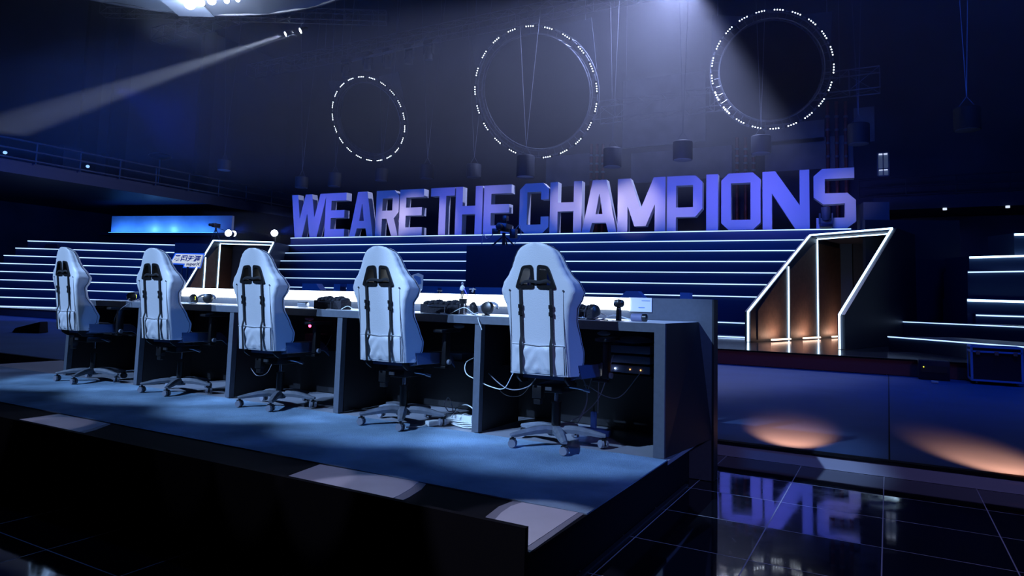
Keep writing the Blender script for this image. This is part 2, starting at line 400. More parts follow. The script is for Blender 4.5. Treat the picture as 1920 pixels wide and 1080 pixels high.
def make_chair():
    root = thing('gaming_chair', 'x', 'chair', (0, 0, 0))
    OY = -.265     # where the foot of the backrest stands behind the hub
    bk = make_backrest(root); bk.location = (0, OY, 0)
    def bp(x, z, off=0.): return Vector((x, OY+back_y(z)-.006*math.cos(min(1, abs(x)/.16)*PI/2)-off, z))
    for s in (-1, 1):   # grommets lining the two openings
        lo = rounded([(s*.014, 1.104), (s*.078, 1.098), (s*.124, .955), (s*.008, .955)], .02)
        li = rounded([(s*.029, 1.084), (s*.066, 1.080), (s*.100, .977), (s*.024, .977)], .014)
        g = MB(); g.prism([lo, li], (0, 0, 0), (1, 0, 0), (0, 0, 1), (0, .105, 0))
        for v in g.bm.verts: v.co.y += OY+back_y(v.co.z)-.014
        g.build('grommet', M_blackpl, root)
    # harness straps hanging from the openings, with buckles
    for s in (-1, 1):
        st = MB(); zs = [.962-.018*i for i in range(31)]
        pr = None
        for z in zs+[.425]:
            c = bp(s*(.092-.002*(0.96-z)), z, .010 if z > .66 else .010+.019*min(1, (.66-z)/.05)); q = [c+Vector((-.0085, 0, 0)), c+Vector((.0085, 0, 0)), c+Vector((.0085, .003, 0)), c+Vector((-.0085, .003, 0))]
            vs = [st.bm.verts.new(v) for v in q]
            if pr:
                for k in range(4): st.bm.faces.new((pr[k], pr[(k+1) % 4], vs[(k+1) % 4], vs[k]))
            pr = vs
        so = st.build('harness_strap', M_strap, root)
        b = MB(); 
        for z in (.845, .80): b.box(bp(s*.092, z, .013), (.025, .008, .024), rx=TILT)
        b.box(bp(s*.092, .823, .012), (.018, .007, .04), rx=TILT)
        b.build('buckle', M_blackpl, so)
    cs = MB(); pts = [bp(-.086, .985, .012), bp(-.05, 1.0, .016), bp(-.01, 1.0, .018), bp(.03, .995, .018), bp(.07, 1.005, .014), bp(.094, .99, .01)]
    pr = None
    for p in bez(pts, 4):
        q = [p+Vector((0, 0, -.010)), p+Vector((0, -.003, 0)), p+Vector((0, 0, .010)), p+Vector((0, .004, 0))]
        vs = [cs.bm.verts.new(v) for v in q]
        if pr:
            for k in range(4): cs.bm.faces.new((pr[k], pr[(k+1) % 4], vs[(k+1) % 4], vs[k]))
        pr = vs
    cs.build('cross_strap', M_strap, root)
    # lower rear pocket with creases
    pk = MB(); NX, NZ2 = 30, 16; g = []
    for j in range(NZ2+1):
        rw = []
        for i in range(NX+1):
            u, v = i/NX, j/NZ2; x = (-.155+.31*u); z = .428+.178*v
            e = min(u, 1-u, v*.9, 1-v)*6; e = min(1, e)
            off = .004+.010*e + .0042*math.sin((abs(u-.5)*9+v*3.2)*PI)*e*(1-v*.5) + .0032*math.cos((u-.5)*26*(1-v*.5)+v*5)*e
            rw.append(pk.bm.verts.new(bp(x, z, off)))
        g.append(rw)
    for j in range(NZ2):
        for i in range(NX): pk.bm.faces.new((g[j][i], g[j][i+1], g[j+1][i+1], g[j+1][i]))
    for rng in ([(g[0][i], g[0][i+1]) for i in range(NX)], [(g[-1][i+1], g[-1][i]) for i in range(NX)], [(g[j+1][0], g[j][0]) for j in range(NZ2)], [(g[j][-1], g[j+1][-1]) for j in range(NZ2)]):
        for a, b in rng:
            a2 = pk.bm.verts.new(a.co+Vector((0, .012, 0))); b2 = pk.bm.verts.new(b.co+Vector((0, .012, 0))); pk.bm.faces.new((b, a, a2, b2))
    pk.build('rear_pocket', M_white, root, smooth=60, recalc=True)
    pp = MB(); pp.tube([bp(-.157, .609, .006), bp(0, .611, .019), bp(.157, .609, .006)], .0028)
    pp.build('pocket_hem', M_white, root)
    for s in (-1, 1):
        MB().tube([bp(s*x, z, .0015) for z, x in ((.94, .162), (.85, .160), (.75, .160), (.65, .162), (.55, .166), (.43, .170))], .0016, n=5).build('seam', M_seam, root)
    MB().tube([bp(.158, z, .008) for z in (.60, .52, .43)], .002, n=5).build('seam', M_seam, root)
    # seam line running round the rim of the shell
    sm = MB()
    for s in (-1, 1):
        pl = []
        for i in range(40):
            z = BB+.02+(BT-BB-.03)*i/39; w, f, th = lerp_tab(BTAB, z); fl = min(.02, f*.2)
            pl.append(Vector((s*(w+fl*.85+.002), OY+back_y(z)+f-.028, z)))
        sm.tube(pl, .0022, n=5)
    sm.build('rim_piping', M_seam, root)
    bt = MB()
    for s in (-1, 1): bt.cyl(bp(s*.162, .945, .0), bp(s*.162, .945, .006), .006, n=10)
    bt.build('screw_cap', M_chrome, root)
    # seat
    s_ = MB(); prof = []
    NXs, NYs = 22, 18; top = []; bot = []
    for j in range(NYs+1):
        v = j/NYs; y = -.17+.46*v; r1 = []; r2 = []
        for i in range(NXs+1):
            u = i/NXs*2-1; w = .235+.03*math.sin(PI*min(1, v*1.15)); x = u*w
            b = abs(u); e = max(0, (b-.62)/.38)
            zt = .475+.045*math.exp(-((b-.86)/.16)**2)*(1-.5*v)-.06*max(0, b-.93)/.07*.9 - .05*max(0, v-.86)/.14 - .02*(1-v)*.5
            zb = .412+.01*v+.05*e*e
            r1.append(s_.bm.verts.new((x, y, zt))); r2.append(s_.bm.verts.new((x*.97, y, min(zb, zt-.004))))
        top.append(r1); bot.append(r2)
    for j in range(NYs):
        for i in range(NXs):
            s_.bm.faces.new((top[j][i], top[j][i+1], top[j+1][i+1], top[j+1][i])); s_.bm.faces.new((bot[j+1][i], bot[j+1][i+1], bot[j][i+1], bot[j][i]))
    for i in range(NXs): s_.bm.faces.new((bot[0][i], bot[0][i+1], top[0][i+1], top[0][i])); s_.bm.faces.new((top[-1][i], top[-1][i+1], bot[-1][i+1], bot[-1][i]))
    for j in range(NYs): s_.bm.faces.new((top[j][0], top[j+1][0], bot[j+1][0], bot[j][0])); s_.bm.faces.new((bot[j][-1], bot[j+1][-1], top[j+1][-1], top[j][-1]))
    seat = s_.build('seat', M_seat, root, smooth=60)
    for s in (-1, 1):   # pale stripes along the bolsters
        w = MB(); g2 = []
        for j in range(9):
            y = -.08+.33*j/8; v = (y+.17)/.46; rw = []
            for k in range(4):
                b = .74+.13*k/3; ww = .235+.03*math.sin(PI*min(1, v*1.15))
                zt = .475+.045*math.exp(-((b-.86)/.16)**2)*(1-.5*v)-.02*(1-v)*.5+.003-.05*max(0, v-.86)/.14
                rw.append(w.bm.verts.new((s*b*ww, y, zt)))
            g2.append(rw)
        for j in range(8):
            for k in range(3): w.bm.faces.new((g2[j][k], g2[j][k+1], g2[j+1][k+1], g2[j+1][k]))
        bmesh.ops.solidify(w.bm, geom=list(w.bm.faces), thickness=.003)
        w.build('seat_stripe', M_white, seat)
    # recliner brackets, mechanism, gas lift
    for s in (-1, 1):
        MB().prism([rounded([(-.235, .475), (-.20, .475), (-.10, .415), (-.10, .385), (-.18, .385), (-.235, .42)], .015)], (s*.150, 0, 0), (0, 1, 0), (0, 0, 1), (s*.012, 0, 0)).build('hinge_bracket', M_blackpl, root)
    MB().box((0, 0, .352), (.17, .24, .05)).bevel(.008).build('tilt_mechanism', M_blackpl, root)
    MB().tube([(.08, .0, .355), (.12, .01, .352), (.17, .02, .345)], .006).cyl((.17, .02, .345), (.21, .025, .338), .010).build('lift_lever', M_chrome, root)
    MB().box((-.045, -.17, .335), (.06, .05, .075)).box((-.045, -.17, .28), (.045, .035, .035)).bevel(.004).build('tilt_knob', M_blackpl, root)
    MB().box((.03, -.185, .36), (.04, .012, .02)).build('steel_plate', M_alu, root)
    MB().cyl((0, 0, .10), (0, 0, .25), .028).cyl((0, 0, .25), (0, 0, .262), .032).build('lift_shroud', M_blackpl, root)
    MB().cyl((0, 0, .262), (0, 0, .335), .014).build('gas_lift', M_chrome, root)
    # five-star base
    b = MB().cyl((0, 0, .06), (0, 0, .115), .048, .038, n=20)
    ang = [math.radians(a) for a in (-128, -56, 16, 88, 160)]
    for a in ang:
        d = Vector((math.cos(a), math.sin(a), 0)); sd = Vector((-d.y, d.x, 0))
        secs = [(.02, .030, .118, .062), (.08, .032, .122, .078), (.15, .030, .118, .076), (.22, .026, .104, .070), (.275, .021, .09, .064), (.305, .014, .083, .066)]
        pr = None
        for r, w, zt, zb in secs:
            q = [d*r+sd*w*.92+Vector((0, 0, zb)), d*r+sd*w+Vector((0, 0, zb+(zt-zb)*.55)), d*r+sd*w*.45+Vector((0, 0, zt)), d*r-sd*w*.45+Vector((0, 0, zt)), d*r-sd*w+Vector((0, 0, zb+(zt-zb)*.55)), d*r-sd*w*.92+Vector((0, 0, zb))]
            vs = [b.bm.verts.new(v) for v in q]
            if pr:
                for k in range(6): b.bm.faces.new((pr[k], pr[(k+1) % 6], vs[(k+1) % 6], vs[k]))
            else: b.bm.faces.new(vs[::-1])
            pr = vs
        b.bm.faces.new(pr)
    b.build('star_base', M_base, root)
    for i, a in enumerate(ang):
        c = Vector((math.cos(a)*.29, math.sin(a)*.29, 0)); ca = a+[.9, -.5, .7, 2., -1.2][i]; ax = Vector((math.cos(ca), math.sin(ca), 0))
        k = MB()
        for s in (-1, 1):
            k.cyl(c+ax*s*.008+Vector((0, 0, .0262)), c+ax*s*.025+Vector((0, 0, .0262)), .026, .023, n=18)
        k.build('caster', M_caster, root)
        kk = MB().cyl(c+Vector((0, 0, .05)), c+Vector((0, 0, .07)), .009, n=8)
        kk.box(c+Vector((0, 0, .046)), (.034, .030, .018), rz=ca); kk.box(c+Vector((0, 0, .03)), (.012, .04, .03), rz=ca)
        kk.build('caster_stem', M_blackpl, root)
    # armrests
    for s, ax, ay in ((-1, .252, .03), (1, .30, .06)):
        a = MB().box((s*ax, ay, .53), (.035, .06, .22)).box((s*(ax-.035), ay, .405), (.10, .05, .018)).bevel(.006)
        arm = a.build('armrest_post', M_blackpl, root)
        p = MB().box((s*ax, ay+.01, .655), (.075, .25, .024)).bevel(.010, 3)
        p.build('arm_pad', M_blackpl, root)
        MB().cyl((s*(ax+.02), ay, .44), (s*(ax+.038), ay, .44), .018).build('arm_knob', M_caster, root)
    for ch in root.children:
        if ch.name.split('.')[0] in ('backrest', 'grommet', 'harness_strap', 'cross_strap', 'rear_pocket', 'pocket_hem', 'seam', 'rim_piping', 'screw_cap'):
            ch.scale = (1.07, 1, .937); ch.location.z = .0515
    return root
FIXED = ('star_base', 'caster', 'caster_stem', 'lift_shroud')
chair = make_chair()
spots = [(-1.80, 3.845, 1, 'white gaming chair nearest the camera, at the right end of the desk'),
         (-2.985, 3.85, 1, 'white gaming chair second from the right, beside the white power strips'),
         (-4.215, 3.85, 2, 'white gaming chair in the middle of the row of five'),
         (-5.455, 3.85, 2, 'white gaming chair second from the left, headset on desk to its right'),
         (-6.70, 3.80, -3, 'white gaming chair farthest from the camera at the left end of the row')]
for i, (x, y, rz, lab) in enumerate(spots):
    o = chair if i == 0 else copy_tree(chair)
    o.location = (x, y, HP+.005 if y < 3.5 else HP+.004); o.rotation_euler = (0, 0, math.radians(rz)); tag(o, lab, 'chair', 'white gaming chairs along the desk')
    for ch in o.children:
        if ch.name.split('.')[0] not in FIXED: ch.location.z += (0, .0, .004, .022, .045)[i] - (0 if i == 0 else 0)

# ================================================================== CENTRE STAIRS, DECK STEPS
z0, RISE, TREAD = 3.62, .353, .44
a5 = math.radians(5); NS = Vector((-math.sin(a5), math.cos(a5), 0)); DS = Vector((math.cos(a5), math.sin(a5), 0))
BASE1 = Vector((-2.18, 21.71, 0)).dot(NS)
def stair_plane(i): return NS*(BASE1-(i-1)*TREAD)
ends = {0: (545, 446, 1597, 424), 1: (537, 459, 1510, 447.7), 2: (532, 470, 1493, 469), 3: (526, 486, 1476, 490), 4: (520, 500, 1458, 511), 5: (516, 516, 1439, 534),
        6: (512, 532, 1421, 556), 7: (508, 549, 1404, 579), 8: (504, 566, 1399, 604), 9: (504, 583, 1399.5, 630.7)}
st = thing('tiered_stairs', 'broad black tiered stairs with thin white light lines below the big letters', 'stairs', (0, 0, 0))
body = MB(); strips = []
for i, (xl, yl, xr, yr) in ends.items():
    P = stair_plane(i); zz = z0-i*RISE
    pl, pr_ = onp(xl, yl, P, NS), onp(xr, yr, P, NS); pl.z = pr_.z = 0
    dep = TREAD if i else 3.2
    q = [pl, pr_, pr_+NS*dep, pl+NS*dep]
    vs = [v+Vector((0, 0, ZD+.002)) for v in q]+[v+Vector((0, 0, zz)) for v in q]
    body._add(vs, [(3, 2, 1, 0), (4, 5, 6, 7), (0, 1, 5, 4), (1, 2, 6, 5), (2, 3, 7, 6), (3, 0, 4, 7)])
    if i != 7:
        off = -NS*.02; segs = [(0, 1)]
        strips.append((pl+off+Vector((0, 0, zz-.03)), pr_+off+Vector((0, 0, zz-.03))))
body.build('stair_body', M_step, st, smooth=0)
for a, b in strips:
    a = a+DS*.02; b = b-DS*.02
    MB().bar(a, b, .03, .026).build('light_line', E_line, st, smooth=0)

# ================================================================== PORTALS
def portal(A, B, lean, posts, label, warm=True, jh=.69, deep=3.):
    """A,B foot of the jambs; lean = run of the sloping edge from jamb top to lintel"""
    A, B, lean = Vector(A), Vector(B), Vector(lean); W = B-A; back = Vector((lean.x, lean.y, 0)); run = back.length; bd = back.normalized()
    A.z = B.z = ZD
    out = Vector((W.x, W.y, 0)).normalized()
    t = thing('stage_portal', label, 'stage portal', (0, 0, 0), 0, 'lit slanted portals of the stage')
    zt = jh+lean.z; L = run+deep
    for base, sgn in ((A, -1), (B, 1)):
        MB().prism([[(0, .004), (0, jh), (run, zt), (L, zt), (L, .004)]], base, bd, (0, 0, 1), out*sgn*.16).build('side_wall', M_stage, t, smooth=0)
    MB().prism([[(run, zt-.06), (L, zt-.06), (L, zt), (run, zt)]], A, bd, (0, 0, 1), W).build('lintel', M_stage, t, smooth=0)
    MB().prism([[(0, 0.004), (W.length, .004), (W.length, zt-.065), (0, zt-.065)]], A+bd*(L-.05), W.normalized(), (0, 0, 1), bd*.04).build('inner_wall', M_stage, t, smooth=0)
    # ribbed wooden lining on the left wall
    nw = bd.cross(Vector((0, 0, 1))).normalized()
    if nw.dot(W) < 0: nw = -nw
    def strip(p, q, w=.036): MB().bar(p, q, w, w).build('light_strip', E_gate, t, smooth=0)
    f = -out.cross(Vector((0, 0, 1))).normalized()*.0
    Z = Vector((0, 0, 1)); e = -bd*.03
    for base in (A, B):
        s = out*(-.05 if base is A else .05)
        strip(base+e+s+Z*.01, base+e+s+Z*(jh)); strip(base+e+s+Z*(jh-.01), base+e+s+Z*zt+lean*Vector((1, 1, 0)))
    top = Z*(zt); strip(A+e-out*.05+back+top, B+e+out*.05+back+top)
    ss = []
    for px, py, full in posts:
        d = ray(px, py); n = nw; P = EYE+d*((A-EYE).dot(n)/d.dot(n)); s = (P-A).dot(bd); ss.append(s)
        zz = min(zt-.07, jh+lean.z*s/run if s < run else 99)
        if s > L-.1 or s < 0: print('post out', px, s, L); continue
        p = A+bd*s+nw*.025
        strip(p+Z*.02, p+Z*(zz-.02), .03)
        if s > run: strip(p+Z*(zt-.09), p+W*.96+Z*(zt-.09), .026)
    print('portal posts', label, ss, 'run', run, 'L', L)
    ss = [0.25]+[s for s in ss if s < L]+[L-.3]
    for s0, s1 in zip(ss, ss[1:]):
        if s1-s0 < .5: continue
        zc = min(zt-.1, jh+lean.z*s0/run) if s0 < run else zt-.1
        zc2 = min(zt-.1, jh+lean.z*s1/run) if s1 < run else zt-.1
        lp = [(s0+.12, .05), (s1-.12, .05), (s1-.12, zc2-.1), (s0+.12, zc-.1)]
        MB().prism([lp], A, bd, (0, 0, 1), nw*.02).build('wood_panel', M_wood, t, smooth=0)
        if warm:
            c = A+bd*((s0+s1)/2)+nw*.22+Z*.05
            MB().bar(c-bd*(s1-s0)*.28, c+bd*(s1-s0)*.28, .05, .035).build('warm_light_bar', E_warm, t, smooth=0)
            light('warm_wash', 'AREA', c+Z*.05+nw*.03, 4*(s1-s0), (1., .55, .38), c+Z*.9-nw*.25, shape='RECTANGLE', size=.3*(s1-s0), size_y=.05)
    return t
rA = atz(1407, 641.5, ZD); rB = atz(1571, 655, ZD)
rL0, rL1 = atd(1406, 585, 15.2), atd(1523, 441, 18.5)
portal(rA, rB, rL1-Vector((rA.x, rA.y, rL0.z)), [(1477, 560, 0), (1532, 560, 0), (1594, 500, 0)], 'slanted portal outlined in white light to the right of the stairs')
lTL, lTR, lL = atd(403, 451, 26.6), atd(511, 455, 26.6), atd(352, 535, 24.5)
sl = (lTL-lL); k = (lL.z-1.08)/sl.z; lA = lL-sl*k; lA.z = ZD
lB = lA+(lTR-lTL); lB.z = ZD
portal(lA, lB, Vector((lTL.x-lA.x, lTL.y-lA.y, lTL.z-1.08)), [(382, 520, 0), (409, 500, 0), (435, 500, 0)], 'slanted portal outlined in white light left of the letters, partly behind a chair', warm=True)

# ================================================================== LEFT AND RIGHT TIERS
NC = Vector((-math.sin(math.radians(YAW)), math.cos(math.radians(YAW)), 0)); DC = Vector((NC.y, -NC.x, 0))
lb = thing('tiered_seating', 'dark tiered seating with white light lines filling the far left', 'tiered seating', (0, 0, 0))
body = MB(); LL = {1: (53, 448, 392, 460), 2: (30, 462, 382, 474), 3: (8, 477, 374, 490), 4: (-60, 491, 365, 503), 5: (-60, 507, 355, 519), 6: (-60, 524, 345, 535),
                   7: (-60, 540.5, 335, 551), 8: (-60, 557, 326, 568), 9: (-60, 573, 318, 584)}
for i, (xl, yl, xr, yr) in LL.items():
    D = 29.8-.36*(i-1); P = atd(230, 500, D); zz = z0-i*RISE
    pl, pr_ = onp(xl, yl, P, NC), onp(xr, yr, P, NC); pl.z = pr_.z = 0
    q = [pl, pr_, pr_+NC*.36, pl+NC*.36]
    vs = [v+Vector((0, 0, ZD+.002)) for v in q]+[v+Vector((0, 0, zz)) for v in q]
    body._add(vs, [(3, 2, 1, 0), (4, 5, 6, 7), (0, 1, 5, 4), (1, 2, 6, 5), (2, 3, 7, 6), (3, 0, 4, 7)])
    MB().bar(pl-NC*.02+Vector((0, 0, zz-.03)), pr_-NC*.02+Vector((0, 0, zz-.03)), .03, .032).build('light_line', E_line, lb, smooth=0)
body.build('tier_body', M_step, lb, smooth=0)
# a small dark console lying on the second tier
c = atd(87, 461, 29.6); tag(MB().box((0, 0, .1), (.62, .2, .2), taper=.8).build('mixing_console', M_case, smooth=0), 'small dark console box lying on the upper left tier', 'console')
bpy.data.objects['mixing_console'].location = (c.x, c.y+.25, z0-2*RISE+.003); bpy.data.objects['mixing_console'].rotation_euler = (0, 0, math.radians(YAW))

rb = thing('tiered_seating', 'dark tiered seating with white light lines at the far right edge', 'tiered seating', (0, 0, 0))
body = MB(); RL = {2: (1901, 440, 1990, 438, .045), 3: (1817, 483, 1990, 478, .045), 4: (1814, 510.5, 1990, 508, .03), 6: (1813, 563, 1990, 568, .05), 7: (1829, 591, 1990, 596, .03)}
PB = atd(1860, 520, 16.3)
for i, (xl, yl, xr, yr, th) in RL.items():
    P = PB-NC*(.1*(i-3)); pl, pr_ = onp(xl, yl, P, NC), onp(xr, yr, P, NC)
    MB().bar(pl-NC*.03, pr_-NC*.03, .03, th).build('light_line', E_gate if th > .04 else E_line, rb, smooth=0)
    zz = pl.z+.04; q = [Vector((pl.x, pl.y, 0)), Vector((pr_.x, pr_.y, 0)), Vector((pr_.x, pr_.y, 0))+NC*.9, Vector((pl.x, pl.y, 0))+NC*.9]
    vs = [v+Vector((0, 0, ZD+.002)) for v in q]+[v+Vector((0, 0, zz)) for v in q]
    body._add(vs, [(3, 2, 1, 0), (4, 5, 6, 7), (0, 1, 5, 4), (1, 2, 6, 5), (2, 3, 7, 6), (3, 0, 4, 7)])
body.build('tier_body', M_step, rb, smooth=0)
# two low steps in front of it
ls = thing('stage_steps', 'two low black steps with blue-white light lines, right of the portal', 'steps', (0, 0, 0))
body = MB()
for (xa, ya, xb, yb, zz) in ((1666, 630, 1920, 649, .67), (1688, 602, 1920, 612, .95)):
    a, b = atz(xa, ya, zz), atz(xb, yb, zz); d = (b-a).normalized(); b = b+d*1.2; n = Vector((-d.y, d.x, 0)); n = n if n.y > 0 else -n
    q = [Vector((v.x, v.y, 0)) for v in (a, b, b+n*1.6, a+n*1.6)]
    vs = [v+Vector((0, 0, ZD+.002)) for v in q]+[v+Vector((0, 0, zz)) for v in q]
    body._add(vs, [(3, 2, 1, 0), (4, 5, 6, 7), (0, 1, 5, 4), (1, 2, 6, 5), (2, 3, 7, 6), (3, 0, 4, 7)])
    MB().bar(a-n*.015-Vector((0, 0, .015)), b-n*.015-Vector((0, 0, .015)), .02, .02).build('light_line', E_line, ls, smooth=0)
body.build('step_body', M_step, ls, smooth=0)
# dark stage flat closing the side of the right portal
a = atd(1700, 520, 19.5)
fl = MB().box((0, 0, 1.6), (2.3, .2, 3.2-.02)).build('stage_flat', M_stage, smooth=0); fl.location = (.55, 20.6, ZD+.012); fl.rotation_euler = (0, 0, math.radians(20))
tag(fl, 'tall plain black flat behind the right portal', 'stage flat')

# ================================================================== GIANT LETTERS
SP = stair_plane(0)+NS*.12      # front plane of the letters
LH = 1.83; LZ0 = z0+.012; LD = .34
def letter_loops(ch, w, h):
    s = min(w*.33, .30); t = h*.175; c = s*.75
    if ch == 'I': return [[(0, 0), (w, 0), (w, h), (0, h)]]
    if ch == 'E': m = h*.43; return [[(0, 0), (w*.96, 0), (w*.96, t), (s, t), (s, m), (w*.93, m), (w*.93, m+t), (s, m+t), (s, h-t), (w, h-t), (w, h), (0, h)]]
    if ch == 'T': a = (w-s)/2; return [[(a, 0), (a+s, 0), (a+s, h-t), (w, h-t), (w, h), (0, h), (0, h-t), (a, h-t)]]
    if ch == 'H': m = h*.42; return [[(0, 0), (s, 0), (s, m), (w-s, m), (w-s, 0), (w, 0), (w, h), (w-s, h), (w-s, m+t), (s, m+t), (s, h), (0, h)]]
    if ch == 'A':
        q = w*.30; n_ = s*.95; hh = h*.18
        return [[(0, 0), (n_, 0), (n_+w*.07, hh), (w-n_-w*.07, hh), (w-n_, 0), (w, 0), (w-q, h), (q, h)], [(w*.40, hh+t*.95), (w*.60, hh+t*.95), (w*.505, h*.73), (w*.495, h*.73)]]
    if ch == 'R': m = h*.38; return [[(0, 0), (s, 0), (s, m), (w*.48, m), (w-s*1.02, 0), (w, 0), (w*.80, m), (w, m+c*1.1), (w, h-c), (w-c, h), (0, h)], [(s, m+t), (w-s, m+t), (w-s, h-t), (s, h-t)]]
    if ch == 'P': m = h*.25; return [[(0, 0), (s, 0), (s, m), (w-c, m), (w, m+c*1.2), (w, h-c), (w-c, h), (0, h)], [(s, m+t), (w-s, m+t), (w-s, h-t), (s, h-t)]]
    if ch == 'O': return [[(c, 0), (w-c, 0), (w, c), (w, h-c), (w-c, h), (c, h), (0, h-c), (0, c)], [(s, t), (w-s, t), (w-s, h-t), (s, h-t)]]
    if ch == 'C': return [[(c, 0), (w-c, 0), (w, c), (w, h*.33), (w-s, h*.33), (w-s, t), (s, t), (s, h-t), (w-s, h-t), (w-s, h*.67), (w, h*.67), (w, h-c), (w-c, h), (c, h), (0, h-c), (0, c)]]
    if ch == 'N': n_ = s*.92; return [[(0, 0), (n_, 0), (n_, h*.62), (w*.70, 0), (w, 0), (w, h), (w-n_, h), (w-n_, h*.40), (w*.28, h), (0, h)]]
    if ch == 'M':
        n_ = w*.215; return [[(0, 0), (n_, 0), (n_, h*.48), (w*.36, h*.10), (w*.60, h*.10), (w-n_, h*.50), (w-n_, 0), (w, 0), (w, h), (w*.76, h), (w*.49, h*.42), (w*.27, h), (0, h)]]
    if ch == 'W':
        return [[(w*.14, 0), (w*.35, 0), (w*.47, h*.55), (w*.57, 0), (w*.77, 0), (w, h), (w*.82, h), (w*.68, h*.46), (w*.58, h), (w*.40, h), (w*.26, h*.44), (w*.18, h), (0, h)]]
    if ch == 'S':
        c2 = c*1.1; lo = h*.37; hi = h*.60
        return [[(w*.06, 0), (w-c2, 0), (w, c2*.8), (w, h*.46), (w-c2*.9, h*.585), (s*1.05, h*.585), (s*1.05, h-t), (w*.97, h-t), (w*.97, h), (c2, h), (0, h-c2*.9), (0, h*.52), (c2*1.1, h*.40), (w-s, h*.41), (w-s, t), (w*.06, t)]]
WORDS = [('W', 545.5, 611, 'W opening the word WE'), ('E', 609.7, 648.3, 'E ending the word WE'), ('A', 656.5, 700.5, 'A opening the word ARE'), ('R', 704.8, 747.2, 'R inside the word ARE'),
         ('E', 748.8, 793.9, 'E ending the word ARE'), ('T', 807, 852.1, 'T opening the word THE'), ('H', 853.9, 904.3, 'H inside the word THE'), ('E', 907, 958.4, 'E ending the word THE'),
         ('C', 974, 1028.8, 'C opening the word CHAMPIONS'), ('H', 1031.1, 1090.6, 'H second in the word CHAMPIONS'), ('A', 1091.4, 1156.3, 'A third in the word CHAMPIONS'),
         ('M', 1158, 1247.4, 'M in the middle of the word CHAMPIONS'), ('P', 1250.6, 1317, 'P between the M and I of CHAMPIONS'), ('I', 1324.2, 1346.3, 'I between the P and O of CHAMPIONS'),
         ('O', 1352.3, 1426, 'O between the I and N of CHAMPIONS'), ('N', 1429.7, 1517.7, 'N between the O and S of CHAMPIONS'), ('S', 1525.5, 1604.7, 'S closing the word CHAMPIONS')]
for ch, xl, xr, lab in WORDS:
    ym = 406-(xl-545)*.040
    l, r = onp(xl, ym, SP, NS), onp(xr, ym-(xr-xl)*.04, SP, NS)
    w = (r-l).dot(DS)
    loops = letter_loops(ch, w, LH)
    o = MB().prism(loops, (0, 0, 0), DS, (0, 0, 1), NS*LD).build('block_letter', M_letter, smooth=0)
    o.location = (l.x, l.y, LZ0)
    tag(o, 'giant violet-blue block letter '+lab, 'letter', 'letters of the WE ARE THE CHAMPIONS sign')

# blue letters standing on the floor behind the desk: only their tops rise above the rear panel
BL = [(567, 601, 531, 'R', 'blue block letter behind the desk, first from the left of those whose tops show'),
      (626, 638, 532, 'I', 'narrow blue block letter behind the desk, just left of the second chair from the right'),
      (650, 664, 532, 'I', 'blue block letter behind the desk, half hidden by the second chair from the right'),
      (791, 821, 536, 'E', 'blue block letter behind the desk, beside the blue and white flag card'),
      (828, 880, 537, 'E', 'wide blue block letter behind the desk, behind the small figurine'),
      (891, 940, 538, 'E', 'blue block letter behind the desk, just left of the nearest chair'),
      (1163, 1207, 545, 'O', 'blue block letter with cut corners behind the black handheld device'),
      (1275, 1293, 548, 'I', 'narrow blue block letter at the right end of the rear panel')]
for xl, xr, yt, ch, lab in BL:
    l, r = aty(xl, yt, 5.30), aty(xr, yt, 5.30); h = l.z-.004
    o = MB().prism(letter_loops(ch, r.x-l.x, h), (0, 0, 0), (1, 0, 0), (0, 0, 1), (0, .09, 0)).build('block_letter', M_bluefab, smooth=0)
    o.location = (l.x, 5.30, .002); tag(o, lab, 'letter', 'blue letters behind the desk')

